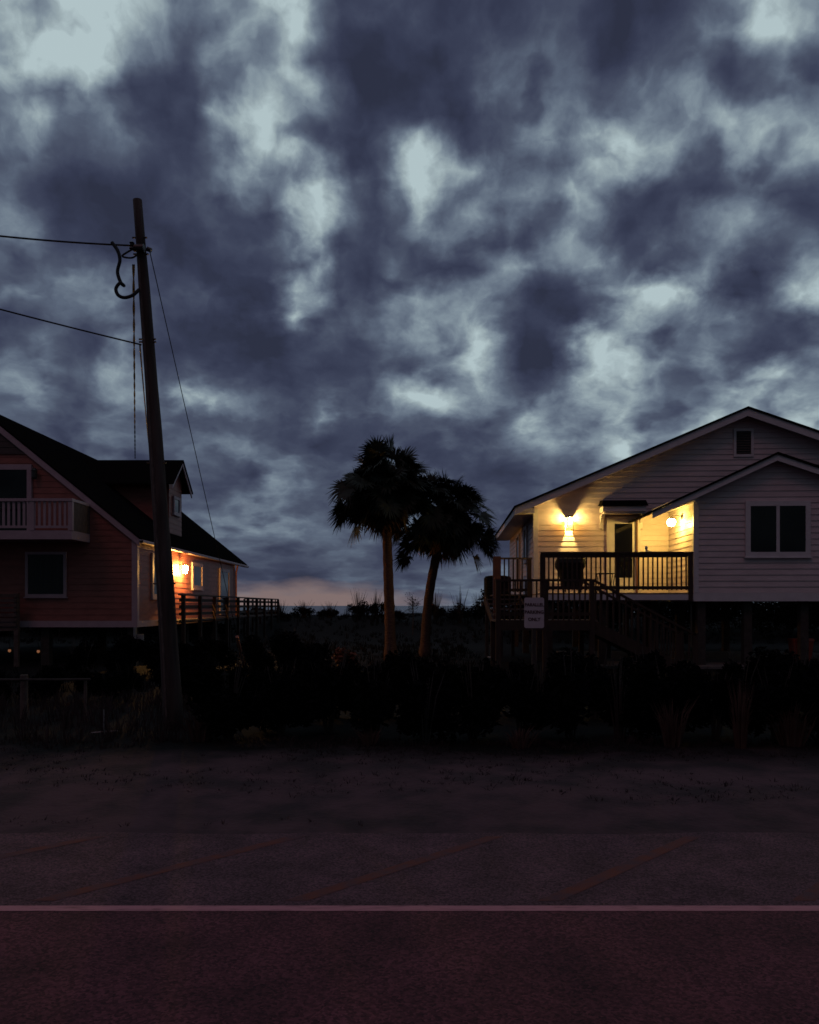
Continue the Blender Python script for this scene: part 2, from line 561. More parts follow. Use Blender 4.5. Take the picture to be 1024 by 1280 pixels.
# darker away from the dawn side (behind the viewer)
dim = math2('MULTIPLY_ADD', Y_, .42, .62, clamp=True)
dim = math2('MAXIMUM', math2('MINIMUM', math2('MULTIPLY', dim, 1.35), 1.0), .22)
skycol = vmath('SCALE', skycol, scale=dim)
bg1 = node('ShaderNodeBackground')
L.new(skycol, bg1.inputs[0])
bg1.inputs[1].default_value = 1.0
nish = node('ShaderNodeTexSky', sky_type='NISHITA')
nish.sun_disc = False
nish.sun_elevation = R(52)
nish.sun_rotation = R(208)
bg2 = node('ShaderNodeBackground')
L.new(nish.outputs[0], bg2.inputs[0])
bg2.inputs[1].default_value = .0008
add = node('ShaderNodeAddShader')
L.new(bg1.outputs[0], add.inputs[0])
L.new(bg2.outputs[0], add.inputs[1])
out = node('ShaderNodeOutputWorld')
L.new(add.outputs[0], out.inputs[0])

red_fill = bpy.data.lights.new('red_fill', 'SUN')  # added red fill from behind left, in place of unseen tail lights
red_fill.energy = .12
red_fill.angle = R(20)
red_fill.color = (1.0, .33, .36)
so = bpy.data.objects.new('red_fill', red_fill)
so.rotation_euler = (R(38), 0, R(-28))
C.objects.link(so)

# ------------------------------------------------------------------ ground, road, sea
def sst(a, b, x):
    t = min(1, max(0, (x - a) / (b - a)))
    return t * t * (3 - 2 * t)


def gz(x, y):
    n = noise.noise(Vector((x * .13, y * .13, 3.1)))
    n2 = noise.noise(Vector((x * .6, y * .6, 7.7)))
    dune = sst(33, 42, y) * (1.05 + .28 * n + .06 * n2)
    dune -= sst(48, 84, y) * 3.6
    verge = (.05 * n2 + .03) * sst(5.7, 6.6, y) * (1 - sst(24, 30, y))
    if y < 5.7: verge = -.03
    return dune + verge


xs = [-4000, -1500, -600, -250, -120, -70, -45] + [-30 + i * .6 for i in range(101)] + [45, 70, 120, 250, 600, 1500, 4000]
ys = [-4000, -1000, -200, -40, -8, 2, 4.5, 5.3, 5.7] + [5.9 + i * .35 for i in range(60)] + [27 + i * .7 for i in range(40)] + [58, 64, 72, 84, 120, 300, 1500]
g = MB()
for y in ys:
    for x in xs: g.v.append(Vector((x, y, gz(x, y))))
nx = len(xs)
for j in range(len(ys) - 1):
    for i in range(nx - 1):
        a = j * nx + i
        g.f.append((a, a + 1, a + nx + 1, a + nx))
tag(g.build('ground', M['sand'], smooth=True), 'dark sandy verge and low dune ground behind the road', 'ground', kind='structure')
g = MB()
g.face([(-9000, 55, -1.5), (9000, 55, -1.5), (9000, 12000, -1.5), (-9000, 12000, -1.5)])
tag(g.build('sea', M['sea']), 'strip of dark sea at the horizon beyond the dune', 'sea', kind='structure')
g = MB()
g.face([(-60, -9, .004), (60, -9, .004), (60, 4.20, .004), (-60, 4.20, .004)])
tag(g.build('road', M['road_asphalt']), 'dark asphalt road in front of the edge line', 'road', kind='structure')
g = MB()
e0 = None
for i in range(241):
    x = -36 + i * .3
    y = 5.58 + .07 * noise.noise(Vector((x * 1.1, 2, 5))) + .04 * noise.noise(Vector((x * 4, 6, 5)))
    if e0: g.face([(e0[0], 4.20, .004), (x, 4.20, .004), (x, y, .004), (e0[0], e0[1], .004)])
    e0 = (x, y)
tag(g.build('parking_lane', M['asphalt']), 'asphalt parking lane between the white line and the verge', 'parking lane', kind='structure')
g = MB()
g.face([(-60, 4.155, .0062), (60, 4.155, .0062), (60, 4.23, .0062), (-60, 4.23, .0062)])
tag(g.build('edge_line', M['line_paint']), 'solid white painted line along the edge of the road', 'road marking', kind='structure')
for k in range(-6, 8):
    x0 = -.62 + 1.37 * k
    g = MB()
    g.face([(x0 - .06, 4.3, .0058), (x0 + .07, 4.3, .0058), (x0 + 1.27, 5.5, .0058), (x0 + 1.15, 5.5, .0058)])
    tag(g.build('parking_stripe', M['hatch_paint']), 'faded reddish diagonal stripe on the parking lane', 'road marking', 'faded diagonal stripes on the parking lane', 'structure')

# ------------------------------------------------------------------ right-hand house (house coordinates u, v, z)
V1 = 2.3
FZ = H(868, 741, 0)[1]                                  # floor / top of skirt
hr = empty('beach_house', tuple(P0), -TH, 'pale lap sided raised house with two front gables and a lit porch', 'house')
wallm, trimm = M['pale_siding'], M['pale_trim']
uR, zR = H(935, 508, V1 - .4)
uT, zT = H(644, 632, V1 - .4)
uC = H(668, 700, V1)[0]
slL = (zR - zT) / (uR - uT)
slR = .36
uE = uR + 6.6
roof_z = lambda u: zR - slL * (uR - u) if u < uR else zR - slR * (u - uR)
VB = V1 + 9.2
wr, wz = H(972, 565, -.3)
wt, wtz = H(816, 637.5, -.3)
wsl, wsr = (wz - wtz) / (wr - wt), .35
wE = wr + 3.6
wroof = lambda u: wz - wsl * (wr - u) if u < wr else wz - wsr * (u - wr)
zB = H(868, 750, 0)[1]
print('right house: floor', FZ, 'zB', zB, 'uC', uC, 'ridge', uR, zR, 'tip', uT, zT, 'wing', wr, wz, wt, wtz, slL, wsl)

uEw = uE - .5
poly = [(uC, FZ), (uEw, FZ), (uEw, roof_z(uEw) - .10), (uR, zR - .10), (uC, roof_z(uC) - .10)]
mb = siding(MB(), poly, lambda a, z, d: (a, V1 - d, z))
mb.prism([(a, V1, z) for a, z in poly], (0, .12, 0))
mb.build('wall', wallm, hr, True)
zs = roof_z(uC) - .26
poly = [(V1 + .12, FZ), (VB - .4, FZ), (VB - .4, zs), (V1 + .12, zs)]
mb = siding(MB(), poly, lambda a, z, d: (uC - d, a, z))
mb.prism([(uC, a, z) for a, z in poly], (.12, 0, 0))
mb.build('wall', wallm, hr, True)
poly = [(0, FZ), (wE - .5, FZ), (wE - .5, wroof(wE - .5) - .10), (wr, wz - .10), (0, wroof(0) - .10)]
mb = siding(MB(), poly, lambda a, z, d: (a, -d, z))
mb.prism([(a, 0, z) for a, z in poly], (0, .12, 0))
mb.build('wall', wallm, hr, True)
zc = H(841, 626, -.3)[1]
poly = [(.12, FZ), (V1 - .03, FZ), (V1 - .03, zc), (.12, zc)]
mb = siding(MB(), poly, lambda a, z, d: (-d, a, z))
mb.prism([(0, a, z) for a, z in poly], (.12, 0, 0))
mb.build('wall', wallm, hr, True)
# corner boards
MB().box(uC - .03, uC + .10, V1 - .035, V1 + .10, FZ - .05, roof_z(uC) - .30).build('corner_board', trimm, hr, True)
MB().box(-.03, .10, -.035, .09, FZ, wroof(.03) - .14).build('corner_board', trimm, hr, True)
# skirt boards
MB().box(-.025, wE - .5, -.03, .10, zB - .03, FZ - .002).build('skirt_board', trimm, hr, True)
MB().box(uC - .02, uEw, V1 - .03, V1 + .10, zB - .03, FZ - .002).build('skirt_board', trimm, hr, True)
MB().box(uC - .025, uC + .1, V1 + .102, VB - .4, zB - .03, FZ - .002).build('skirt_board', trimm, hr, True)
MB().box(uC, uEw, V1 + .11, VB - .4, zB + .02, FZ - .01).build('floor_frame', M['stilt_wood'], hr, True)
MB().box(.1, wE - .5, .11, V1 - .05, zB + .02, FZ - .01).build('floor_frame', M['stilt_wood'], hr, True)


def slab(mb, u0, z0, u1, z1, va, vb, t):
    mb.hexa([(u0, va, z0), (u1, va, z1), (u1, vb, z1), (u0, vb, z0)], [(u0, va, z0 - t), (u1, va, z1 - t), (u1, vb, z1 - t), (u0, vb, z0 - t)])


def rake(mb, u0, z0, u1, z1, va, vb, top, h):
    mb.hexa([(u0, va, z0 - top), (u1, va, z1 - top), (u1, vb, z1 - top), (u0, vb, z0 - top)], [(u0, va, z0 - top - h), (u1, va, z1 - top - h), (u1, vb, z1 - top - h), (u0, vb, z0 - top - h)])


mb = MB()
slab(mb, uT - .03, zT - .03 * slL, uR, zR, V1 - .44, VB, .055)
slab(mb, uR, zR, uE, roof_z(uE), V1 - .44, VB, .055)
rf = mb.build('roof', M['shingle'], hr, True)
mb = MB()
rake(mb, uT, zT, uR, zR, V1 - .40, V1 - .36, .057, .20)
rake(mb, uR + .001, zR, uE, roof_z(uE), V1 - .40, V1 - .36, .057, .20)
mb.build('rake_board', trimm, rf, True)
mb = MB()                                               # boarded underside of the gable overhang
rake(mb, uC, roof_z(uC), uR, zR, V1 - .355, V1 - .025, .058, .03)
rake(mb, uR + .001, zR, uE - .5, roof_z(uE - .5), V1 - .355, V1 - .025, .058, .03)
mb.build('soffit', trimm, rf, True)
mb = MB()                                               # eave fascia and boxed soffit along the left side
mb.box(uT, uT + .03, V1 - .36, VB - .02, zT - .23, zT - .06)
mb.build('fascia', trimm, rf, True)
MB().box(uT + .032, uC - .028, V1 - .30, VB - .03, zT - .20, zT - .17).build('soffit', trimm, rf, True)
MB().prism([(uT + .032, V1 - .335, zT - .2), (uC - .03, V1 - .335, zT - .2), (uC - .03, V1 - .335, roof_z(uC) - .30), (uT + .032, V1 - .335, zT - .15)], (0, .03, 0)).build('eave_return', trimm, rf, True)

mb = MB()
slab(mb, wt - .03, wtz - .03 * wsl, wr, wz, -.34, V1 - .03, .055)
slab(mb, wr, wz, wE, wroof(wE), -.34, V1 - .03, .055)
rw = mb.build('roof', M['shingle'], hr, True)
mb = MB()
rake(mb, wt, wtz, wr, wz, -.30, -.26, .057, .15)
rake(mb, wr + .001, wz, wE, wroof(wE), -.30, -.26, .057, .15)
mb.build('rake_board', trimm, rw, True)
mb = MB()
rake(mb, .1, wroof(.1), wr, wz, -.255, -.03, .058, .03)
rake(mb, wr + .001, wz, wE - .5, wroof(wE - .5), -.255, -.03, .058, .03)
mb.build('soffit', trimm, rw, True)
uB = H(841, 626, -.3)[0]
mb = MB()
mb.prism([(uB, -.252, zc), (-.03, -.252, zc), (-.03, -.252, wroof(-.03) - .21), (uB + .02, -.252, wroof(uB) - .21)], (0, .03, 0))
mb.build('eave_return', trimm, rw, True)
mb = MB()                                               # porch ceiling: flat part, then following the roof down to the eave
mb.box(uB, -.03, -.22, V1 - .03, zc - .0, zc + .025)
rake(mb, wt + .03, wroof(wt + .03), uB - .001, wroof(uB), -.255, V1 - .03, .058, .03)
mb.build('porch_ceiling', trimm, rw, True)

# attic vent
a0, z1 = H(917, 536, V1 - .03)
a1, z0 = H(942, 571, V1 - .03)
vt = MB().box(a0 + .05, a1 - .05, V1 - .03, V1 - .026, z0 + .05, z1 - .05).build('attic_vent', M['black_metal'], hr, True)
mb = MB()
mb.box(a0, a0 + .07, V1 - .055, V1 - .01, z0, z1).box(a1 - .07, a1, V1 - .055, V1 - .01, z0, z1)
mb.box(a0 + .07, a1 - .07, V1 - .055, V1 - .01, z1 - .07, z1).box(a0 + .07, a1 - .07, V1 - .055, V1 - .01, z0, z0 + .07)
mb.build('frame', trimm, vt, True)
mb = MB()
zz = z0 + .1
while zz < z1 - .1:
    mb.bar((a0 + .07, V1 - .038, zz), (a1 - .07, V1 - .038, zz), .03, .008, (0, -1, 1))
    zz += .07
mb.build('louver', M['grey_wood'], vt, True)


def window(parent, a0, a1, z0, z1, fn, fw=.09, mull=True, glass='glass', frame=None, local=True, sill=True):
    """frame proud of the siding, one pane each side of the mullion; fn(a, out, z)"""
    def bx(mb, p, q, o0, o1, c, d): 
        mb.hexa([fn(p, o0, c), fn(q, o0, c), fn(q, o1, c), fn(p, o1, c)], [fn(p, o0, d), fn(q, o0, d), fn(q, o1, d), fn(p, o1, d)])
        return mb
    fm = frame or trimm
    w = bx(MB(), a0 + .02, a1 - .02, -.02, .028, z0 + .02, z1 - .02).build('window', M['black_metal'], parent, local)
    mb = MB()
    bx(mb, a0, a0 + fw, .0, .06, z0, z1)
    bx(mb, a1 - fw, a1, .0, .06, z0, z1)
    bx(mb, a0 + fw, a1 - fw, .0, .06, z1 - fw, z1)
    bx(mb, a0 + fw, a1 - fw, .0, .06, z0, z0 + fw)
    mb.build('frame', fm, w, local)
    mid = (a0 + a1) / 2
    if mull:
        bx(MB(), mid - .04, mid + .04, .0, .052, z0 + fw, z1 - fw).build('mullion', fm, w, local)
        bx(MB(), a0 + fw, mid - .04, .028, .036, z0 + fw, z1 - fw).build('pane', M[glass], w, local)
        bx(MB(), mid + .04, a1 - fw, .028, .040, z0 + fw, z1 - fw).build('pane', M[glass], w, local)
    else:
        bx(MB(), a0 + fw, a1 - fw, .028, .036, z0 + fw, z1 - fw).build('pane', M[glass], w, local)
    if sill:
        bx(MB(), a0 - .03, a1 + .03, .0, .085, z0 - .035, z0 - .001).build('sill', fm, w, local)
    return w


a0, z1 = H(931, 627, 0)
a1, z0 = H(1012, 696, 0)
window(hr, a0, a1, z0, z1, lambda a, o, z: (a, -.015 - o, z), .12)
side = lambda a, o, z: (uC - .015 - o, a, z)
window(hr, V1 + 1.7, V1 + 2.5, FZ + 1.0, FZ + 2.1, side, .08, False)
window(hr, V1 + 4.2, V1 + 5.2, FZ + .05, FZ + 2.1, side, .08, False, sill=False)

# door with full-length dark glass
a0, z1 = H(758, 646, V1)
a1, z0 = H(800, 737, V1)
g0, gz1 = H(768, 655, V1)
g1, gz0 = H(790, 722, V1)
DZ = FZ + .0
dr = MB().box(a0 + .1, a1 - .1, V1 - .062, V1 - .01, DZ + .04, z1 - .07).build('door', trimm, hr, True)
MB().box(g0, g1, V1 - .070, V1 - .063, gz0, gz1).build('glass_panel', M['glass'], dr, True)
mb = MB().box(a0, a0 + .098, V1 - .085, V1 - .01, DZ + .03, z1).box(a1 - .098, a1, V1 - .085, V1 - .01, DZ + .03, z1)
mb.box(a0 + .1, a1 - .1, V1 - .085, V1 - .01, z1 - .068, z1)
mb.build('door_frame', trimm, dr, True)
MB().tube([(g1 + .05, V1 - .063, DZ + 1.0), (g1 + .05, V1 - .11, DZ + 1.0), (g1 - .03, V1 - .115, DZ + 1.0)], .014).build('handle', M['steel'], dr, True)
s0 = H(794, 650, V1 - .1)[0]
MB().box(s0 + .03, s0 + .07, V1 - .135, V1 - .09, DZ + .03, H(795, 647, V1 - .1)[1]).build('dark_red_strip', M['red_wood'], dr, True)  # narrow dark red strip along the right door casing
MB().box(a0 - .05, a1 + .05, V1 - .14, V1 - .03, DZ, DZ + .028).build('threshold', M['grey_wood'], dr, True)
# hood over the door
hv = V1 - .55
b0, hz1 = H(752, 625, hv)
b1, hz0 = H(811, 632, hv)
hd = MB().hexa([(b0, hv, hz0), (b1, hv, hz0), (b1, V1 - .03, hz0 + .06), (b0, V1 - .03, hz0 + .06)], [(b0 + .06, hv + .05, hz1), (b1 - .06, hv + .05, hz1), (b1 - .06, V1 - .03, hz1 + .05), (b0 + .06, V1 - .03, hz1 + .05)]).build('door_hood', M['shingle'], hr, True)
zq = H(780, 640, hv + .06)[1]
MB().box(b0 + .05, b1 - .05, hv + .05, V1 - .03, zq + .02, hz0 - .002).build('cornice', trimm, hd, True)
MB().box(b0 + .10, b1 - .10, hv + .10, V1 - .03, zq - .035, zq + .018).build('cornice', trimm, hd, True)
for ub in (b0 + .05, b1 - .13):
    prof = [(V1 - .03, zq - .04), (V1 - .34, zq - .04), (V1 - .33, zq - .08), (V1 - .18, zq - .13), (V1 - .10, zq - .26), (V1 - .08, zq - .42), (V1 - .03, zq - .44)]
    MB().prism([(ub, v, z) for v, z in prof], (.08, 0, 0)).build('bracket', trimm, hd, True)

# porch deck and front railing
uL = H(676, 700, 0)[0]
mb = MB()
x = uL
while x < -.03:
    mb.box(x, min(x + .135, -.032), -.02, V1 - .035, FZ - .035, FZ)
    x += .14
mb.build('porch_deck', M['deck_wood'], hr, True)
MB().box(uL, -.03, -.03, .02, zB + .0, FZ - .04).build('skirt_board', trimm, hr, True)
MB().box(uL, uL + .04, .022, V1 - .04, zB + .0, FZ - .04).build('skirt_board', trimm, hr, True)
wood = M['dark_wood']
rz1 = H(770, 690, 0)[1]
rail = MB().box(uL, -.035, -.05, .05, rz1 - .045, rz1).build('railing', wood, hr, True)
MB().box(uL + .05, -.09, -.022, .022, rz1 - .14, rz1 - .047).build('top_rail', wood, rail, True)
MB().box(uL + .05, -.09, -.022, .022, FZ + .09, FZ + .17).build('bottom_rail', wood, rail, True)
um = H(772, 700, 0)[0]
for u_, w_ in ((uL + .05, .13), (um, .09), (-.10, .11)):
    MB().box(u_ - w_ / 2, u_ + w_ / 2, -.045, .045, FZ - .2, rz1 - .047).build('post', wood, rail, True)
u_ = uL + .20
while u_ < -.2:
    if abs(u_ - um) > .08:
        MB().box(u_ - .019, u_ + .019, -.041, -.0235, FZ + .07, rz1 - .05).build('baluster', wood, rail, True)
    u_ += .118
# side deck left of the house corner, with its own rail
ud0 = H(617, 700, V1 + .1)[0]
mb = MB()
v = V1 + .0
while v < V1 + 2.2:
    mb.box(ud0, uC - .03, v, v + .135, FZ - .04, FZ)
    v += .14
mb.build('side_deck', M['grey_wood'], hr, True)
sr = H(640, 697, V1 + .05)[1]
rail = MB().box(ud0, uC - .06, V1 - .02, V1 + .08, sr - .05, sr).build('railing', M['grey_wood'], hr, True)
MB().box(ud0 + .1, uC - .08, V1 + .01, V1 + .05, FZ + .08, FZ + .16).build('bottom_rail', wood, rail, True)
MB().box(ud0 - .02, ud0 + .20, V1 - .08, V1 + .12, gz(2, 22) - .1, sr + .03).build('post', M['red_wood'], rail, True)
MB().box(uC - .20, uC - .08, V1 - .03, V1 + .07, FZ - .2, sr - .051).build('post', wood, rail, True)
u_ = ud0 + .30
while u_ < uC - .22:
    MB().box(u_ - .02, u_ + .02, V1 - .02, V1 - .001, FZ + .06, sr - .052).build('baluster', wood, rail, True)
    u_ += .125
for v in (V1 + .3, V1 + 1.2, V1 + 2.1):
    MB().box(ud0 + .05, uC - .03, v, v + .05, FZ - .22, FZ - .042).build('deck_joist', M['stilt_wood'], hr, True)
# shelf that carries the air conditioner
sh0 = H(603, 752, V1 + 2.3)[0]
acz = H(606, 753, V1 + 2.3)[1]
sf = MB().box(sh0, uC - .03, V1 + 2.25, V1 + 3.2, acz - .1, acz).build('equipment_shelf', M['stilt_wood'], hr, True)
for u_ in (sh0 + .1, sh0 + .9):
    MB().box(u_, u_ + .1, V1 + 2.3, V1 + 2.4, -.1, acz - .102).build('leg', M['stilt_wood'], sf, True)
# stilts
for u_, v_ in [(.12, .12), (1.3, .2), (2.7, .2), (4.2, .2), (5.8, .2), (uL + .12, .15), (uL + 1.5, .2), (-.9, .7), (uC + .1, V1 + .2), (uC + 2.0, V1 + .3), (.3, V1 + .3), (2.2, V1 + .3), (4.4, V1 + .3),
               (uC + .1, V1 + 4.4), (uC + 2.4, V1 + 4.4), (.4, V1 + 4.4), (3, V1 + 4.4), (uC + .1, VB - .7), (uC + 2.4, VB - .7), (.6, VB - .7), (3.2, VB - .7), (ud0 + .2, V1 + 2.0)]:
    MB().box(u_, u_ + .2, v_, v_ + .2, -.2, zB - .032).build('stilt', M['stilt_wood'], hr, True)
MB().box(-2.6, wE, -.4, V1 + 4, -.12, .10).build('concrete_pad', M['concrete'], hr, True)

# things on the porch ------------------------------------------------
def hw(u, v, z=0):
    return Vector((P0.x + u * CT + v * ST, P0.y - u * ST + v * CT, z))


gu0, gzt = H(695, 695, .75)
gu1, _ = H(732, 695, .75)
gx = (gu0 + gu1) / 2
hwid = (gu1 - gu0) / 2
gr = empty('barbecue_grill', tuple(hw(gx, .8, FZ)), -TH, 'barbecue grill under a dark sagging cover behind the porch railing', 'grill')
mb = MB()
rows = [(.14, .62, .20), (.35, .68, .23), (.62, .86, .26), (.70, .99, .29), (.80, 1.0, .30), (.90, .96, .26), (.965, .85, .16), (.985, .6, .08)]
gh = gzt - FZ
rg = []
for t, wx, wy in rows:
    ring = []
    for k in range(20):
        an = 2 * PI * k / 20
        ex = lambda c: math.copysign(abs(c) ** .45, c)
        jx = 1 + .03 * math.sin(5 * an + t * 9)
        xs_ = ex(math.cos(an)) * wx * hwid * jx
        if xs_ > 0: xs_ *= 1.0 if t > .6 else 1.25
        ring.append((xs_, ex(math.sin(an)) * wy * jx, t * gh / .985))
    rg.append(ring)
for a, b2 in zip(rg, rg[1:]):
    for k in range(20): mb.face([a[k], a[(k + 1) % 20], b2[(k + 1) % 20], b2[k]])
mb.face(rg[-1])
mb.build('cover', M['black_vinyl'], gr, True, True)
for sx in (-1, 1):
    for sy in (-1, 1):
        MB().tube([(sx * .2 + .05, sy * .16, 0.02), (sx * .2 + .05, sy * .16, .3)], .018).build('leg', M['black_metal'], gr, True)
MB().tube([(-.17, .2, .07), (-.13, .2, .07)], .07, 14).build('wheel', M['black_metal'], gr, True)
MB().tube([(.23, .2, .07), (.27, .2, .07)], .07, 14).build('wheel', M['black_metal'], gr, True)

t0, tz = H(748, 717, .6)
t1, _ = H(768, 717, .6)
tb = empty('side_table', tuple(hw((t0 + t1) / 2, .65, FZ)), -TH, 'small dark wire side table standing low behind the porch railing', 'table')
th_, tw = tz - FZ, (t1 - t0) / 2
mb = MB().tube([(-tw, -.16, th_), (tw, -.16, th_), (tw, .16, th_), (-tw, .16, th_), (-tw, -.16, th_)], .012)
for k in range(6):
    xx = -tw + tw * 2 * (k + .5) / 6
    mb.tube([(xx, -.16, th_), (xx, .16, th_)], .006, 6)
mb.build('table_top', M['black_metal'], tb, True)
for sx in (-1, 1):
    for sy in (-1, 1):
        MB().tube([(sx * tw, sy * .16, 0), (sx * tw * .8, sy * .14, th_ * .5), (sx * tw, sy * .16, th_)], .011).build('leg', M['black_metal'], tb, True)
ou, oz = H(808, 690, -.0)
ot = empty('rail_ornament', tuple(hw(ou, .0, rz1)), -TH, 'tiny pale ornament perched on top of the porch railing', 'ornament')
mb = MB().lathe((0, 0, 0), [(.03, 0), (.034, .012), (.016, .03), (.018, .05), (.04, .085), (.045, .11), (.03, .14), (.008, .15)], 12)
mb.tube([(0, 0, .045), (.06, -.01, .03), (.12, -.01, .012)], [.014, .012, .006], 8)
mb.build('body', M['white_plastic'], ot, True, True)

# porch wall lantern (square, open below and behind)
lu, lz = H(712, 653, V1 - .15)
lp = empty('wall_lantern', tuple(hw(lu, V1 - .025, lz)), -TH, 'square black wall lantern on the siding left of the glass door', 'wall lamp')
y0, y1 = -.29, -.026
hw_ = .085
MB().box(-.035, .035, -.022, 0, .06, .19).build('back_plate', M['black_metal'], lp, True)
mb = MB()
mb.hexa([(-.088, -.31, .125), (.088, -.31, .125), (.088, -.0225, .125), (-.088, -.0225, .125)], [(-.04, -.26, .18), (.04, -.26, .18), (.04, -.0225, .18), (-.04, -.0225, .18)])
mb.build('cap', M['black_metal'], lp, True)
mb = MB()
for xx in (-hw_, hw_):
    mb.box(xx - .006, xx + .006, y0, y1, -.232, -.218)
    mb.box(xx - .006, xx + .006, y0 - .006, y0 + .006, -.217, .124)
    mb.box(xx - .005, xx + .005, y0 + .007, y1, .051, .061)
mb.box(-hw_ + .007, hw_ - .007, y0 - .006, y0 + .006, -.232, -.218)
mb.build('lantern_frame', M['black_metal'], lp, True)
mb = MB()
for xx in (-hw_, hw_): mb.box(xx - .002, xx + .002, y0 + .007, y1, -.217, .050)
mb.box(-hw_ + .008, hw_ - .008, y0 - .002, y0 + .002, -.217, .09)
mb.build('glass_panel', M['frosted_panel'], lp, True)
MB().lathe((0, -.20, 0), [(.004, -.035), (.02, -.025), (.028, 0), (.022, .022), (.012, .04), (.012, .12)], 14).build('bulb', M['bulb_warm'], lp, True, True)

# globe lantern in the porch corner
gv = .95
gp = empty('globe_lantern', tuple(hw(-.025, gv, H(843, 653, gv)[1])), -TH, 'glowing round globe lantern on the side wall under the porch ceiling', 'wall lamp')
MB().lathe((-.28, 0, 0), [(.02, -.10), (.07, -.085), (.105, -.03), (.108, .02), (.09, .065), (.05, .09)], 20).build('globe', M['globe_warm'], gp, True, True)
mb = MB().lathe((-.28, 0, 0), [(.062, .091), (.066, .11), (.04, .13), (.012, .14)], 16)
mb.tube([(-.28, 0, .14), (-.26, 0, .17), (-.14, 0, .185), (-.0, 0, .15)], .011)
mb.build('arm', M['black_metal'], gp, True)
MB().box(-.02, 0, -.05, .05, .09, .21).build('back_plate', M['black_metal'], gp, True)

# air conditioner on its shelf
ac0, acz1 = H(606, 720, V1 + 2.3)
ac = empty('air_conditioner', tuple(hw(ac0 + .42, V1 + 2.72, acz + .001)), -TH, 'dark air conditioner unit on a shelf beside the right house', 'air conditioner')
ah = acz1 - acz
mb = MB()
rings = []
for zz_, k_ in ((0, .96), (.03, 1), (ah - .06, 1), (ah, .9)):
    rings.append([(math.copysign(abs(math.cos(t)) ** .35, math.cos(t)) * .42 * k_, math.copysign(abs(math.sin(t)) ** .35, math.sin(t)) * .38 * k_, zz_) for t in [2 * PI * (i + .5) / 24 for i in range(24)]])
for a, b2 in zip(rings, rings[1:]):
    for k in range(24): mb.face([a[k], a[(k + 1) % 24], b2[(k + 1) % 24], b2[k]])
mb.face(rings[-1]); mb.face(rings[0])
mb.build('casing', M['black_vinyl'], ac, True)
mb = MB()
for k in range(9): mb.box(-.36, .36, -.395, -.383, .08 + k * .07, .10 + k * .07)
mb.build('grille', M['black_metal'], ac, True)
MB().lathe((0, 0, ah + .001), [(.30, 0), (.30, .02), (.10, .03), (.02, .035)], 24).build('fan_guard', M['black_metal'], ac, True)

# ------------------------------------------------------------------ stair and landing in front of the right house
YA, YB = 18.5, 19.7
lx0, lx1 = (619 - CX) / FPX * 18.6, (742 - CX) / FPX * 18.6
lzr = CH + (757 - 724) / FPX * YA
lzf = lzr - .95
st = empty('wooden_stair', (lx0, YA, 0), 0, 'dark wooden landing and stair descending to the right before the porch', 'stair')
mb = MB()
x = lx0
while x < lx1 - .05:
    mb.box(x, x + .135, YA, YB, lzf - .04, lzf)
    x += .14
mb.build('landing', M['grey_wood'], st)
MB().box(lx0, lx1, YA - .045, YA - .005, lzf - .24, lzf - .01).build('fascia', wood, st)
MB().box(lx0, lx1, YA - .06, YA + .06, lzr - .05, lzr).build('handrail', wood, st)
MB().box(lx0 + .05, lx1 - .05, YA - .02, YA + .02, lzf + .10, lzf + .18).build('bottom_rail', wood, st)
for x_ in (lx0 + .06, (lx0 + lx1) / 2, lx1 - .06):
    MB().box(x_ - .055, x_ + .055, YA - .05, YA + .05, -.1, lzr - .052).build('post', wood, st)
for x_ in (lx0 + .06, lx1 - .06):
    MB().box(x_ - .055, x_ + .055, YB - .1, YB, -.1, lzf - .045).build('post', wood, st)
x = lx0 + .2
while x < lx1 - .15:
    MB().box(x - .019, x + .019, YA - .042, YA - .022, lzf + .0, lzr - .052).build('baluster', wood, st)
    x += .125
run = 2.35
xe = lx1 + run
for yy in (YA, YB - .08):
    MB().prism([(lx1, yy, lzf - .02), (lx1, yy, lzf - .32), (xe - .35, yy, -.03), (xe, yy, -.03), (xe, yy, .1)], (0, .05, 0)).build('stringer', wood, st)
nst = 8
for k in range(nst):
    xa = lx1 + run * k / nst
    za = lzf - (k + 1) * lzf / (nst + .6)
    MB().box(xa, xa + run / nst + .03, YA + .055, YB - .085, za - .04, za).build('tread', M['grey_wood'], st)
for yy in (YA + .025, YB - .055):
    MB().bar((lx1, yy, lzr - .03), (xe, yy, .92), .10, .05).build('handrail', wood, st)
    MB().box(xe - .06, xe + .05, yy - .05, yy + .05, -.1, .96).build('post', wood, st)
    n_ = 16
    for k in range(1, n_):
        t = k / n_
        xx = lx1 + run * t
        zt_ = lzr - .06 + (.92 - lzr + .03) * t
        MB().box(xx - .019, xx + .019, yy - .02, yy + .0, zt_ - .86, zt_).build('baluster', wood, st)
for k in range(4):                                       # steps up to the side deck
    zz_ = lzf + (k + 1) * (FZ - lzf) / 5
    MB().box(lx0 + .1, lx0 + 1.0, YB + .02 + k * .55, YB + .55 + k * .55, zz_ - .04, zz_).build('tread', M['grey_wood'], st)
for xx in (lx0 + .05, lx0 + 1.0):
    MB().bar((xx + .02, YB, lzf - .1), (xx + .02, YB + 2.3, FZ - .12), .045, .22).build('stringer', wood, st)

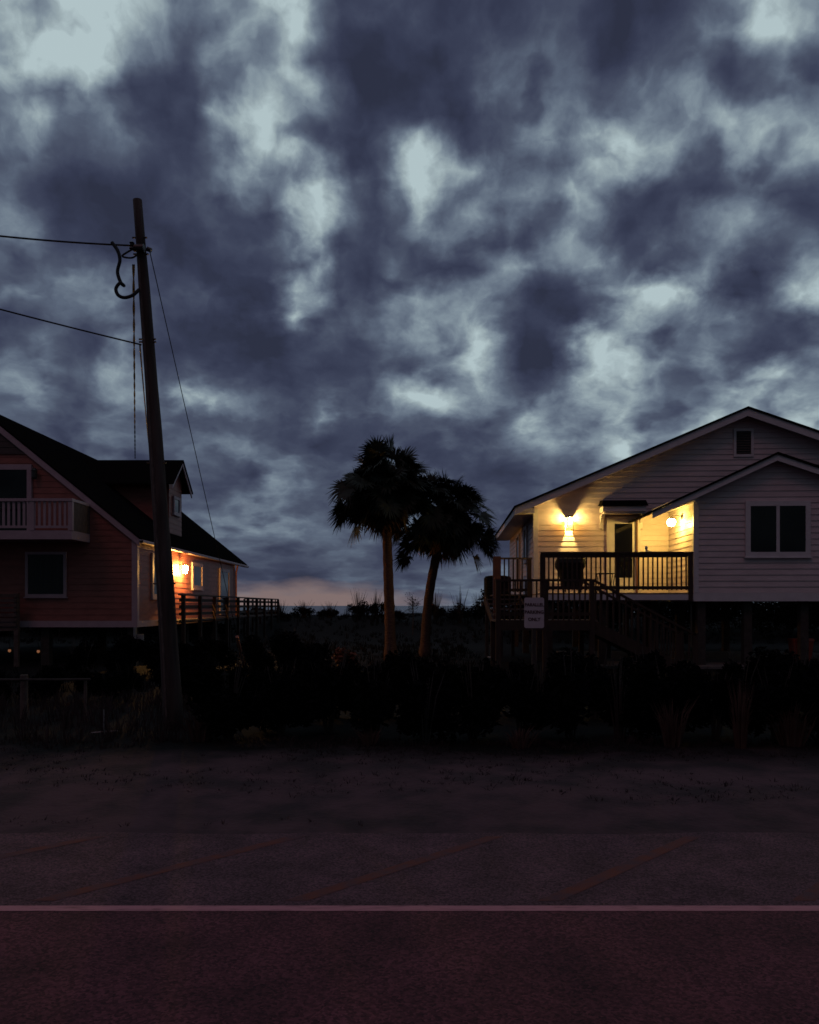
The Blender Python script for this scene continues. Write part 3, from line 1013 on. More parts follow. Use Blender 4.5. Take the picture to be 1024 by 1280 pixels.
# ------------------------------------------------------------------ left-hand house
D1 = 21.0
WX = (171 - CX) / FPX * D1
hl = empty('beach_house', (WX, D1, 0), 0, 'red sided raised house with dark steep roof, dormer and white balcony', 'house')
rs, pt = M['red_siding'], M['pink_trim']
EX = WX + .10
ez = P(166, 671, D1).z                                   # eave height
rg_ = P(-30, 504, D1)
rx_, rz_ = rg_.x, rg_.z
sl = (rz_ - ez) / (EX - rx_)
zroof = lambda x: ez + sl * (EX - x) if x > rx_ else rz_ - sl * (rx_ - x)
fz = P(100, 776, D1).z
sb = P(100, 784, D1).z
DB = D1 * 341 / (CX - 293)                               # back of the side wall
DR = DB + 1.9                                            # back edge of the roof
FX = 2 * rx_ - WX
print('left house: eave', EX, ez, 'ridge', rx_, rz_, 'slope', sl, 'floor', fz, 'back', DB, DR)
zk = P(0, 562, D1).z
xk = EX - (zk - ez) / sl
poly = [(FX, fz), (WX, fz), (WX, zroof(WX) - .12), (xk, zk - .12), (2 * rx_ - xk, zk - .12), (FX, zroof(FX) - .12)]
mb = siding(MB(), poly, lambda a, z, d: (a, D1 - d, z), .16, .011)
mb.prism([(a, D1, z) for a, z in poly], (0, .12, 0))
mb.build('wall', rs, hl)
poly = [(xk, zk - .10), (rx_, rz_ - .12), (2 * rx_ - xk, zk - .10)]
mb = siding(MB(), poly, lambda a, z, d: (a, D1 - d, z), .16, .011)
mb.prism([(a, D1, z) for a, z in poly], (0, .12, 0))
mb.build('gable_panel', M['dark_siding'], hl)['label'] = 'dark panel filling the top of the gable'
MB().box(2 * rx_ - xk, xk - .02, D1 - .05, D1 - .0, zk - .125, zk - .075).build('gable_trim', M['dark_siding'], hl)
poly = [(D1 + .12, fz), (DB, fz), (DB, ez - .08), (D1 + .12, ez - .08)]
mb = siding(MB(), poly, lambda a, z, d: (WX + d, a, z), .16, .011)
mb.prism([(WX, a, z) for a, z in poly], (-.12, 0, 0))
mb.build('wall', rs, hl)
MB().box(FX, WX - .121, DB - .1, DB, fz, ez - .12).build('wall', rs, hl)
MB().box(WX - .12, WX + .032, D1 - .035, D1 + .10, fz, ez - .10).build('corner_board', pt, hl)
MB().box(WX - .10, WX + .032, DB - .10, DB + .03, fz, ez - .10).build('corner_board', pt, hl)
MB().box(FX, WX + .03, D1 - .04, D1 + .08, sb, fz - .002).build('skirt_board', pt, hl)
MB().box(WX - .08, WX + .03, D1 + .082, DB, sb, fz - .002).build('skirt_board', pt, hl)
MB().box(FX, WX - .09, D1 + .09, DB, sb + .02, fz - .01).build('floor_frame', M['stilt_wood'], hl)


def lslab(mb, x0, z0, x1, z1, ya, yb, t, top=0):
    mb.hexa([(x0, ya, z0 - top), (x1, ya, z1 - top), (x1, yb, z1 - top), (x0, yb, z0 - top)], [(x0, ya, z0 - top - t), (x1, ya, z1 - top - t), (x1, yb, z1 - top - t), (x0, yb, z0 - top - t)])


mb = MB()
lslab(mb, EX + .04, ez - .04 * sl, rx_, rz_, D1 - .10, DR, .06)
lslab(mb, rx_ - .001, rz_, FX - .3, zroof(FX - .3), D1 - .10, DR, .06)
rl = mb.build('roof', M['shingle'], hl)
mb = MB()
lslab(mb, EX, ez, rx_, rz_, D1 - .085, D1 - .045, .19, .062)
lslab(mb, rx_ - .001, rz_, FX - .3, zroof(FX - .3), D1 - .085, D1 - .045, .19, .062)
mb.build('rake_board', pt, rl)
MB().box(EX + .015, EX + .11, D1 - .10, DR, ez - .16, ez - .105).tube([(EX + .06, D1 - .1, ez - .13), (EX + .06, DR, ez - .13)], .05, 10).build('gutter', pt, rl)
MB().box(WX + .03, EX + .012, D1 + .02, DR - .02, ez - .16, ez - .13).build('soffit', pt, rl)
MB().tube([(EX + .02, DB + .06, ez - .16), (EX + .01, DB + .06, ez - .26), (WX + .06, DB + .06, ez - .45), (WX + .06, DB + .06, fz)], .04, 8).build('downspout', M['guard'], hl)
# dormer
XF = -7.74
dz = P(228, 575, 26.3).z
dw0, dw1 = 25.15, 27.45
dm = (dw0 + dw1) / 2
dez = P(213, 603, 25.1).z
ds = (dz - dez) / (dm - dw0)
xb = EX - (dez - ez) / sl
w0, w1 = 25.6, 27.0
dtop = lambda y: dz - ds * abs(y - dm) - .10
dormer = siding(MB(), [(w0, zroof(XF) + .02), (w1, zroof(XF) + .02), (w1, dtop(w1)), (dm, dtop(dm)), (w0, dtop(w0))], lambda a, z, d: (XF + d, a, z), .16, .010)
dormer.prism([(XF, w0, zroof(XF) - .05), (XF, w1, zroof(XF) - .05), (XF, w1, dtop(w1)), (XF, dm, dtop(dm)), (XF, w0, dtop(w0))], (-3.0, 0, 0))
do = dormer.build('dormer', rs, hl)
xrb = EX - (dz - ez) / sl - .1
mb = MB()
mb.hexa([(XF + .28, dw0, dez), (XF + .28, dm, dz), (xrb, dm, dz), (xb - .2, dw0, dez)], [(XF + .28, dw0, dez - .05), (XF + .28, dm, dz - .05), (xrb, dm, dz - .05), (xb - .2, dw0, dez - .05)])
mb.hexa([(XF + .28, dm + .001, dz), (XF + .28, dw1, dez), (xb - .2, dw1, dez), (xrb, dm + .001, dz)], [(XF + .28, dm + .001, dz - .05), (XF + .28, dw1, dez - .05), (xb - .2, dw1, dez - .05), (xrb, dm + .001, dz - .05)])
mb.build('dormer_roof', M['shingle'], do)
mb = MB()
for ya, yb in ((dw0 + .02, dm), (dw1 - .02, dm)):
    mb.hexa([(XF + .22, ya, dez - .055), (XF + .25, ya, dez - .055), (XF + .25, yb, dz - .055), (XF + .22, yb, dz - .055)], [(XF + .22, ya, dez - .19), (XF + .25, ya, dez - .19), (XF + .25, yb, dz - .19), (XF + .22, yb, dz - .19)])
mb.build('rake_board', pt, do)
window(hl, 25.95, 26.65, zroof(XF) + .65, zroof(XF) + 1.25, lambda a, o, z: (XF + .015 + o, a, z), .09, False, frame=pt, local=False)
# side windows
sd = lambda a, o, z: (WX + .012 + o, a, z)
zz0, zz1 = fz + .55, ez - .45
for ya, yb, k0, k1 in ((22.1, 23.1, fz + .6, ez - .35), (26.2, 27.5, fz + .95, ez - .38), (30.0, 31.6, fz + .1, ez - .4)):
    window(hl, ya, yb, k0, k1, sd, .12, False, frame=pt, local=False)
# gable windows and balcony
fr = lambda a, o, z: (a, D1 - .012 - o, z)
pa, pb = P(33, 690, D1), P(84, 746, D1)
window(hl, pa.x, pb.x, pb.z, pa.z, fr, .07, False, 'curtain_glass', pt, False)
bx1 = P(90, 640, 19.86).x
by0 = 19.86
bz1, bzf, bzb = P(60, 623, by0).z, P(60, 663, by0).z, P(60, 674, by0).z
bx0 = 2 * rx_ - bx1
pa = P(41, 581, D1)
d0x, d1x = pa.x - 1.9, pa.x
bd = MB().box(d0x + .1, d1x - .1, D1 - .05, D1 - .01, bzf + .02, pa.z - .1).build('balcony_door', M['black_metal'], hl)
mb = MB().box(d0x, d0x + .12, D1 - .08, D1 - .01, bzf + .02, pa.z).box(d1x - .12, d1x, D1 - .08, D1 - .01, bzf + .02, pa.z).box(d0x + .12, d1x - .12, D1 - .08, D1 - .01, pa.z - .14, pa.z)
mb.build('frame', pt, bd)
MB().box(d0x + .12, d1x - .12, D1 - .058, D1 - .051, bzf + .06, pa.z - .14).build('pane', M['glass'], bd)
MB().lathe((P(46, 586, D1).x, D1 - .13, P(46, 600, D1).z), [(.05, 0), (.07, .05), (.07, .2), (.09, .22), (.03, .3)], 8).build('unlit_lamp', M['black_metal'], hl)
bal = MB().box(bx0, bx1, by0, D1 - .025, bzb, bzf).build('balcony', M['pink_trim'], hl)
MB().box(bx0 + .0, bx1 + .02, by0 - .03, by0 + .07, bz1 - .07, bz1).build('top_rail', pt, bal)
MB().box(bx1 - .05, bx1 + .02, by0 + .072, D1 - .03, bz1 - .07, bz1).build('top_rail', pt, bal)
MB().box(bx0 + .0, bx1, by0, by0 + .045, bzf + .06, bzf + .12).build('bottom_rail', pt, bal)
for x_ in (bx1 - .04, P(40, 640, by0).x, bx0 + .06):
    MB().box(x_ - .055, x_ + .055, by0 - .012, by0 + .08, bzf + .001, bz1 - .072).build('post', pt, bal)
x = bx1 - .18
while x > bx0 + .1 and x > -10.6:
    MB().box(x - .03, x + .03, by0 + .01, by0 + .035, bzf + .121, bz1 - .072).build('baluster', pt, bal)
    x -= .128
MB().box(bx1 - .03, bx1, by0 + .09, D1 - .03, bzf + .002, bz1 - .072).build('side_panel', M['grey_wood'], bal)
# front step screen at the far left, boards
mb = MB()
s0 = P(21, 760, 20.6)
zt_, zb_ = P(10, 743, 20.6).z, P(10, 783, 20.6).z
k = zb_
while k < zt_ - .06:
    mb.box(s0.x - 1.6, s0.x, 20.57, 20.6, k, k + .09)
    k += .125
scr = mb.build('porch_screen', M['grey_wood'], hl)
MB().box(s0.x - .08, s0.x + .03, 20.605, 20.70, .0, zt_ + .03).build('post', M['grey_wood'], scr)
MB().box(s0.x - 1.6, s0.x - .085, 20.605, 20.98, zb_ - .12, zb_ - .02).build('landing', M['grey_wood'], scr)
for x_, y_ in [(WX - .3, D1 + .15), (WX - 2.6, D1 + .15), (WX - 4.9, D1 + .15), (WX - .3, D1 + 5), (WX - 3, D1 + 5), (WX - .3, D1 + 9), (WX - 3, D1 + 9), (WX - .3, DB - .4), (WX - 3, DB - .4)]:
    MB().box(x_, x_ + .22, y_, y_ + .22, -.2, sb - .002).build('stilt', M['stilt_wood'], hl)
MB().tube([(WX - .02, D1 - .07, sb - .002), (WX - .02, D1 - .07, .15), (WX - .02, D1 - .07, -.05)], .045).build('conduit', M['steel'], hl)
MB().box(WX + .04, WX + .2, D1 - .10, D1 - .02, .55, .85).build('meter_box', M['steel'], hl)
# wall lamp of the left house
LY = 24.9
lz2 = P(231, 712, LY).z
ll = empty('wall_lantern', (WX + .02, LY, lz2), 0, 'glowing orange wall lantern on the red house behind the utility pole', 'wall lamp')
MB().lathe((.16, 0, 0), [(.02, -.12), (.06, -.10), (.075, 0), (.07, .09), (.05, .12)], 16).build('globe', M['bulb_orange'], ll, True, True)
mb = MB().lathe((.16, 0, 0), [(.09, .121), (.06, .16), (.01, .18)], 12)
mb.tube([(.16, 0, .17), (.08, 0, .19), (0, 0, .12)], .012)
mb.build('arm', M['black_metal'], ll, True)
MB().box(0, .02, -.05, .05, -.08, .16).build('back_plate', M['black_metal'], ll, True)
for px_, py_ in ((12, 813), (48, 814)):
    p = P(px_, py_, 21.2)
    t_ = empty('small_lamp', tuple(p), 0, 'tiny warm lamp glowing under the red house%s' % (', brighter of the pair' if px_ > 30 else ', fainter of the pair'), 'lamp', 'tiny lamps under the red house')
    MB().lathe((0, 0, 0), [(.01, -.05), (.035, -.03), (.04, 0), (.03, .03)], 10).build('bulb', M['bulb_small'], t_, True, True)
    MB().lathe((0, 0, 0), [(.05, .031), (.04, .05), (.01, .07), (.008, sb + .02 - p.z)], 8).build('holder', M['black_metal'], t_, True)
p = P(160, 828, 19.8)
wb = empty('white_bucket', (p.x, p.y, gz(p.x, p.y)), 0, 'small pale upturned bucket on a stake before the red house corner', 'bucket')
zt_ = p.z - gz(p.x, p.y)
MB().lathe((0, 0, zt_ - .1), [(.10, 0), (.105, .015), (.085, .2), (.02, .21)], 16).build('bucket', M['white_plastic'], wb, True)
MB().tube([(0, 0, -.05), (0, 0, zt_ - .1)], .025).build('stake', M['stilt_wood'], wb, True)

# boardwalk running along the red house to the dune
BX = -6.5
bw = empty('boardwalk', (BX, 22.6, 0), 0, 'dark wooden boardwalk with slatted railing running beside the red house', 'boardwalk')
br = 1.93
mb = MB()
y = 22.6
while y < 39.2:
    mb.box(WX + .05, BX + .02, y, y + .13, fz - .06, fz - .02)
    y += .14
mb.build('deck', M['grey_wood'], bw)
MB().box(BX - .07, BX + .07, 22.6, 39.2, br - .04, br).build('top_rail', wood, bw)
for z_ in (1.15, 1.36, 1.57, 1.76):
    MB().box(BX - .045, BX - .015, 22.6, 39.2, z_ - .045, z_ + .045).build('rail_board', wood, bw)
for k in range(10):
    y = 22.7 + k * 1.82
    MB().box(BX - .012, BX + .09, y, y + .1, gz(BX, y) - .2, br - .042).build('post', wood, bw)
for z_ in (1.36, 1.76):
    MB().box(WX - .02, WX + .01, DB + 2.2, 39.2, z_ - .04, z_ + .04).build('rail_board', wood, bw)
MB().box(WX - .05, WX + .07, DB + 2.2, 39.2, br - .04, br).build('top_rail', wood, bw)
for k in range(3):
    y = DB + 2.25 + k * 1.85
    MB().box(WX - .10, WX - .022, y, y + .1, gz(WX, y) - .2, br - .042).build('post', wood, bw)
for k in range(12):
    x_ = WX - .0 + k * (BX - WX) / 12
    if k % 3 == 1: MB().box(x_, x_ + .05, 39.1, 39.15, fz - .1, br - .045).build('baluster', wood, bw)
MB().box(WX + .07, BX - .075, 39.1, 39.2, br - .04, br - .002).build('top_rail', wood, bw)

# ------------------------------------------------------------------ utility pole and wires
PB, PT = P(219, 915, 10.05), P(172, 250, 10.05)
PB.z = -.2
ul = empty('utility_pole', (PB.x, PB.y, 0), 0, 'tall weathered wooden utility pole leaning left beside the road', 'utility pole')
pts, rad = [], []
for k in range(13):
    t = k / 12
    p = PB.lerp(PT, t)
    p.x += .02 * math.sin(t * 3.2)
    pts.append(p)
    rad.append(.128 - .072 * t + .003 * math.sin(k * 2.1))
MB().tube(pts, rad, 16).build('pole', M['pole_wood'], ul, smooth=True)
A1 = P(168, 310, 9.95)
MB().tube([A1 + Vector((.12, 0, 0)), A1, A1 + Vector((-.05, 0, .02))], [.05, .045, .02], 10).build('bracket', M['black_metal'], ul)
MB().tube([P(184, 311, 10.0), P(189, 313, 10.0)], .03, 8).build('eye_bolt', M['black_metal'], ul)
for t_ in (.93, .90, .745, .74, .52, .30):
    p = PB.lerp(PT, t_) + Vector((.02 * math.sin(t_ * 3.2), 0, 0))
    r_ = .128 - .072 * t_
    MB().tube([p + Vector((-r_ - .035, -.02, 0)), p + Vector((r_ + .03, -.02, 0))], .011, 6).build('bolt', M['black_metal'], ul)
MB().tube([PB.lerp(PT, t_) + Vector((.02 * math.sin(t_ * 3.2) - (.128 - .072 * t_) * .35, -(.128 - .072 * t_) * .96, 0)) for t_ in [.06 + .84 * i / 10 for i in range(11)]], .014, 6).build('ground_wire', M['grey_wood'], ul)
p = P(165, 307, 9.93)
MB().lathe(p, [(.012, -.05), (.035, -.04), (.022, -.012), (.036, 0), (.022, .018), (.034, .035), (.012, .05)], 10).build('insulator', M['black_metal'], ul)


def smooth_path(ps, n=6):
    out = []
    for i in range(len(ps) - 1):
        p0, p1, p2, p3 = ps[max(i - 1, 0)], ps[i], ps[i + 1], ps[min(i + 2, len(ps) - 1)]
        for k in range(n):
            t = k / n
            out.append(.5 * ((2 * p1) + (p2 - p0) * t + (2 * p0 - 5 * p1 + 4 * p2 - p3) * t * t + (3 * p1 - p0 - 3 * p2 + p3) * t ** 3))
    out.append(ps[-1])
    return out


loop = [P(140, 303, 9.9), P(147, 313, 9.9), P(150, 325, 9.9), P(147, 340, 9.92), P(151, 353, 9.92), P(155, 357, 9.92), P(150, 354, 9.88), P(145, 361, 9.88), P(148, 369, 9.88), P(156, 372, 9.9), P(166, 369, 9.92), P(174, 362, 9.96)]
MB().tube(smooth_path(loop), .022, 8).build('drip_loop', M['cable'], ul)
loop = [P(167, 311, 9.93), P(158, 316, 9.92), P(153, 320, 9.92), P(158, 322, 9.92), P(166, 322, 9.93), P(172, 318, 9.96)]
MB().tube(smooth_path(loop), .012, 8).build('drip_loop', M['cable'], ul)


def wire(name, a, b2, sag, r, label, cat, twist=0, n=28, r2=None):
    pts, pts2 = [], []
    for k in range(n * (4 if twist else 1) + 1):
        t = k / (n * (4 if twist else 1))
        p = a.lerp(b2, t)
        p.z -= sag * 4 * t * (1 - t)
        if twist:
            w = Vector((math.cos(t * twist), math.sin(t * twist), 0)) * r * 1.0
            pts2.append(p - w)
            p = p + w
        pts.append(p)
    mb = MB().tube(pts, r, 6)
    if twist: mb.tube(pts2, r, 6)
    o = mb.build(name, M['cable'], off=tuple(a))
    return tag(o, label, cat)


wire('power_cable', P(166, 307, 9.95), P(-260, 256, 9.3), .08, .011, 'thick upper power cable running left from the top of the pole', 'cable')
wire('power_cable', P(177, 431, 9.97), P(-420, 266, 9.0), .05, .010, 'thin lower cable running left from halfway up the pole', 'cable')
wire('service_drop', P(167, 331, 9.95), P(169, 573, 26.2),   .10, .009, 'twisted service cable hanging from the pole to the dormer roof', 'cable', 70)
wire('service_drop', P(175, 432, 9.97), P(188, 574, 26.2), .08, .010, 'thin straight service wire close beside the pole', 'cable')
ga, gb = P(187, 313, 10.0), P(306, 838, 19.0)
gb.z = gz(gb.x, gb.y) + .02
tag(MB().tube([ga, gb], .006, 6).build('guy_wire', M['cable'], off=tuple(ga)), 'guy wire sloping down right from the pole with a reddish guard', 'guy wire')
gw = bpy.data.objects['guy_wire']
q0, q1 = ga.lerp(gb, .86), ga.lerp(gb, .985)
mb = MB().tube([q0 - ga, q1 - ga], .036, 8)
mb.build('guard', M['guard'], gw, True)

# ------------------------------------------------------------------ parking sign
sx, sy = (667 - CX) / FPX * 12.6, 12.6
sg = empty('parking_sign', (sx, sy, gz(sx, sy)), 0, 'white metal parking sign with three dark lines of lettering on a post', 'sign')
zt_, zb_ = P(667, 747, 12.55).z, P(667, 785, 12.55).z
pl = bmesh.new()
mb = MB()
cr_ = .03
hw2 = .155
out_ = []
for cx_, cz_, a_ in ((sx + hw2 - cr_, zt_ - cr_, 0), (sx - hw2 + cr_, zt_ - cr_, 90), (sx - hw2 + cr_, zb_ + cr_, 180), (sx + hw2 - cr_, zb_ + cr_, 270)):
    for k in range(5):
        t = R(a_ + k * 22.5)
        out_.append((cx_ + cr_ * math.cos(t), 12.53, cz_ + cr_ * math.sin(t)))
mb.prism(out_, (0, .006, 0))
plate = mb.build('plate', M['sign_white'], sg)
MB().box(sx - .03, sx + .03, 12.54, 12.60, -.3, zb_ + .25).build('post', M['stilt_wood'], sg)
zr = zt_
gzs = gz(sx, sy)
for row, (txt, size) in enumerate((('PARALLEL', .068), ('PARKING', .072), ('ONLY', .072))):
    cu = bpy.data.curves.new('lettering', 'FONT')
    cu.body = txt
    cu.size = size
    cu.align_x = 'CENTER'
    cu.align_y = 'CENTER'
    cu.offset = .0022
    cu.extrude = .001
    cu.materials.append(M['sign_ink'])
    tx = bpy.data.objects.new('lettering', cu)
    C.objects.link(tx)
    tx.parent = plate
    tx.rotation_euler = (R(90), 0, 0)
    tx.location = (0, 12.527 - sy, zt_ - .115 - row * .115 - gzs)
    tm = bpy.data.objects.new('lettering', bpy.data.meshes.new_from_object(tx))
    C.objects.link(tm)
    tm.parent = plate
    tm.rotation_euler, tm.location = tx.rotation_euler, tx.location
    bpy.data.objects.remove(tx)
    tm.name = 'lettering'

# ------------------------------------------------------------------ small things
p = P(1001, 822, 20.6)
tub = empty('storage_tub', (p.x, p.y, .10), 0, 'reddish storage tub on the slab under the pale house', 'tub')
th2 = P(1001, 798, 20.6).z - .10
mb = MB()
mb.hexa([(-.19, -.15, 0), (.19, -.15, 0), (.19, .15, 0), (-.19, .15, 0)], [(-.24, -.19, th2 - .06), (.24, -.19, th2 - .06), (.24, .19, th2 - .06), (-.24, .19, th2 - .06)])
mb.build('body', M['red_tub'], tub, True)
MB().hexa([(-.26, -.21, th2 - .058), (.26, -.21, th2 - .058), (.26, .21, th2 - .058), (-.26, .21, th2 - .058)], [(-.24, -.19, th2), (.24, -.19, th2), (.24, .19, th2), (-.24, .19, th2)]).build('lid', M['red_tub'], tub, True)
MB().box(-.16, -.08, -.192, -.178, th2 - .14, th2 - .09).build('handle', M['white_plastic'], tub, True)
p = P(615, 824, 21.0)
orn = empty('garden_tap', (p.x, p.y, gz(p.x, p.y)), 0, 'small pale standpipe tap beside the stair landing post', 'tap')
h_ = .5
MB().tube([(0, 0, -.05), (0, 0, h_)], .035, 10).build('standpipe', M['white_plastic'], orn, True)
MB().tube([(0, 0, h_ * .45), (-.10, -.02, h_ * .45), (-.13, -.02, h_ * .38)], .022, 8).build('spout', M['white_plastic'], orn, True)
MB().lathe((0, 0, h_), [(.02, 0), (.06, .02), (.06, .05), (.02, .07)], 10).build('handle', M['black_metal'], orn, True)
p = P(130, 924, 9.6)
ms = empty('marker_stake', (p.x, p.y, gz(p.x, p.y)), 0, 'thin pale wire stake with a low crossbar in the verge grass', 'stake')
MB().tube([(0, 0, -.05), (0, 0, .30)], .008, 6).build('upright', M['steel'], ms, True)
MB().tube([(-.16, 0, .02), (.16, .02, .045)], .009, 6).build('crossbar', M['steel'], ms, True)
# low pipe fence at the left
FY = 10.75
fe = empty('pipe_fence', (-5.3, FY, 0), 0, 'low thin pipe fence in the dark grass left of the pole', 'fence')
MB().tube([(-9, FY, .6), (P(75, 850, FY).x, FY, .6), (P(113, 850, FY).x, FY, .605)], .016, 8).build('rail', M['stilt_wood'], fe)
for px_, r_ in ((28, .05), (105, .022), (-60, .05), (-150, .022)):
    x_ = P(px_, 850, FY).x
    MB().tube([(x_, FY + .05, -.2), (x_, FY + .05, .66 if r_ > .03 else .585)], r_, 10).build('post', M['grey_wood'], fe)

# ------------------------------------------------------------------ palms
def palm(base, hub, bend, r0, r1, seed, label, crownr, nf, bias=(0, 0, 0)):
    rnd = random.Random(seed)
    root = empty('palm_tree', (base.x, base.y, gz(base.x, base.y)), 0, label, 'palm tree', 'palm trees between the houses')
    pts, rad = [], []
    n = 22
    for k in range(n + 1):
        t = k / n
        p = base.lerp(hub, t)
        p += Vector(bend) * math.sin(PI * t)
        pts.append(p)
        ring = .010 * (1 if k % 2 else -1)
        rad.append(r0 + (r1 - r0) * t + ring * .5 + (.06 * (1 - t * 8) if t < .125 else 0) + (.035 * (t - .86) / .14 if t > .86 else 0))
    pts[0].z = gz(base.x, base.y) - .15
    mb = MB().tube(pts, rad, 14)
    for k in range(60):                                  # leaf-base boots under the crown
        t = rnd.uniform(.84, .98)
        p = base.lerp(hub, t)
        an = rnd.uniform(0, 2 * PI)
        d = Vector((math.cos(an), math.sin(an), 0))
        mb.tube([p + d * .10, p + d * .17 + Vector((0, 0, .08)), p + d * .21 + Vector((0, 0, .2))], [.03, .022, .008], 5)
    mb.build('trunk', M['bark'], root, smooth=True)

    def frond(mb, th, ph, pl, bl, droop):
        d = Vector((math.cos(ph) * math.cos(th), math.sin(ph) * math.cos(th), math.sin(th)))
        start = hub + Vector(bias) + d * .05
        end = start + d * pl + Vector((0, 0, -droop * pl))
        mid = start.lerp(end, .5) + Vector((0, 0, .10 * pl * math.cos(th)))
        mb.tube([start, mid, end], [.016, .012, .009], 4, False)
        ax = ((end - mid).normalized() + Vector((0, 0, -rnd.uniform(.15, .7)))).normalized()
        side_ = ax.cross(Vector((rnd.uniform(-.9, .9), rnd.uniform(-.9, .9), 1))).normalized()
        nor = side_.cross(ax).normalized()
        nl = 30
        for k in range(nl):
            a = -2.0 + 4.0 * k / (nl - 1) + rnd.uniform(-.05, .05)
            ll_ = bl * (.66 + .34 * math.cos(a * .6)) * rnd.uniform(.84, 1.10)
            dd = ax * math.cos(a) + side_ * math.sin(a)
            dd = (dd + nor * .25 * abs(math.sin(a))).normalized()
            sw = dd.cross(nor).normalized()
            w = .048 * bl
            p1 = end + dd * ll_ * .58 + Vector((0, 0, -ll_ * .02))
            p2 = end + dd * ll_ + Vector((0, 0, -ll_ * rnd.uniform(.05, .30)))
            mb.face([end - sw * .006, end + sw * .006, p1 + sw * w, p1 - sw * w])
            mb.face([p1 - sw * w, p1 + sw * w, p2 + sw * .004, p2 - sw * .004])
    mb = MB()
    for k in range(nf):
        u = (k + .5) / nf
        th = math.asin(1 - 1.62 * u) + rnd.uniform(-.16, .16)
        ph = k * 2.39996 + rnd.uniform(-.35, .35)
        lobe = 1 + .15 * math.sin(2 * ph + seed) * math.cos(2.5 * th + seed)
        s_ = (rnd.uniform(.78, 1.06) if k % 2 else rnd.uniform(.30, .80)) * crownr * lobe
        bl = rnd.uniform(.46, .66)
        frond(mb, th, ph, max(.12, s_ - bl * .82), bl, .06 if th > 0 else .20)
    mb.build('crown', M['frond'], root)
    mb = MB()
    for k in range(10):
        ph = rnd.uniform(0, 2 * PI)
        frond(mb, -1.05 - rnd.uniform(0, .25), ph, crownr * .38, crownr * .42, .1)
    mb.build('dead_fronds', M['dead_frond'], root)
    return root


b1 = P(489, 825, 23.4); b1.z = 0
palm(b1, P(482, 613, 23.4), (.0, 0, 0), .165, .125, 11, 'taller upright fan palm with a round bushy crown', 1.60, 150)
b2 = P(531, 820, 24.6); b2.z = 0
palm(b2, P(559, 645, 24.6), (-.17, 0, 0), .15, .13, 23, 'shorter fan palm leaning right with a drooping crown', 1.68, 142)

# ------------------------------------------------------------------ shrubs
def shrub_mesh(seed, w, d, h, nleaf, size, lumps=7, up=.3, twigs=14, top=0.0):
    rnd = random.Random(seed)
    cs = [(rnd.uniform(-.55, .55) * w, rnd.uniform(-.5, .5) * d, rnd.uniform(.3, .78) * h, rnd.uniform(.28, .46)) for _ in range(lumps)]
    mb = MB()
    for _ in range(nleaf):
        c = rnd.choice(cs)
        v = Vector((rnd.gauss(0, 1), rnd.gauss(0, 1), rnd.gauss(0, 1))).normalized() * (rnd.random() ** .45)
        p = Vector((c[0] + v.x * c[3] * w, c[1] + v.y * c[3] * d, max(.02, c[2] + v.z * c[3] * h * .75)))
        a = Vector((rnd.gauss(0, 1), rnd.gauss(0, 1), rnd.gauss(0, .6) + up)).normalized()
        b_ = a.cross(Vector((rnd.gauss(0, 1), rnd.gauss(0, 1), rnd.gauss(0, 1)))).normalized()
        s_ = size * rnd.uniform(.6, 1.3)
        mb.face([p - a * s_, p + b_ * s_ * .42, p + a * s_, p - b_ * s_ * .42])
    tw_ = MB()
    for _ in range(twigs):
        an = rnd.uniform(0, 2 * PI)
        e = Vector((math.cos(an) * w * .6 * rnd.random(), math.sin(an) * d * .6 * rnd.random(), h * rnd.uniform(.7, 1.08) + top * rnd.random()))
        tw_.tube([Vector((e.x * .15, e.y * .15, -.05)), e * .55 + Vector((0, 0, .06)), e], [.012, .008, .003], 4, False)
    return mb, tw_


def make_shrub(name, seed, loc, w, d, h, nleaf, size, label, cat, group=None, lm='leaf', sm='stilt_wood', **kw):
    root = empty(name, loc, 0, label, cat, group)
    a, t = shrub_mesh(seed, w, d, h, nleaf, size, **kw)
    a.build('foliage', M[lm], root, True)
    t.build('stem', M[sm], root, True)
    return root


protos = []
rnd = random.Random(5)
x = -2.15
k = 0
GRP = 'dark shrubs of the roadside hedge'
while x < 6.4:
    y = 9.35 + rnd.uniform(-.12, .3) + .12 * math.sin(k)
    if len(protos) < 4:
        o = make_shrub('roadside_shrub', 40 + k, (x, y, gz(x, y)), .62, .5, .92, 2400, .055, 'dense black leafy shrub in the low roadside hedge', 'shrub', GRP)
        protos.append(o)
    else:
        o = copy_tree(protos[k % 4])
        o.location = (x, y, gz(x, y))
    o.rotation_euler = (0, 0, rnd.uniform(0, 6.28))
    s_ = rnd.uniform(.88, 1.06)
    o.scale = (s_, s_, s_ * rnd.uniform(.92, 1.05))
    x += .58
    k += 1
x = -7.5
while x < 8.5:
    y = 11.3 + rnd.uniform(-.3, .6)
    if x < -2.0: y = 12.4 + rnd.uniform(0, .8)
    if abs(x - sx) > .4 or abs(y - sy) > .5:
        o = copy_tree(protos[k % 4])
        o.location = (x, y, gz(x, y))
        o.rotation_euler = (0, 0, rnd.uniform(0, 6.28))
        s_ = rnd.uniform(.85, 1.05) * (.7 if x < -2 else 1)
        o.scale = (s_, s_, s_)
    x += .72
    k += 1
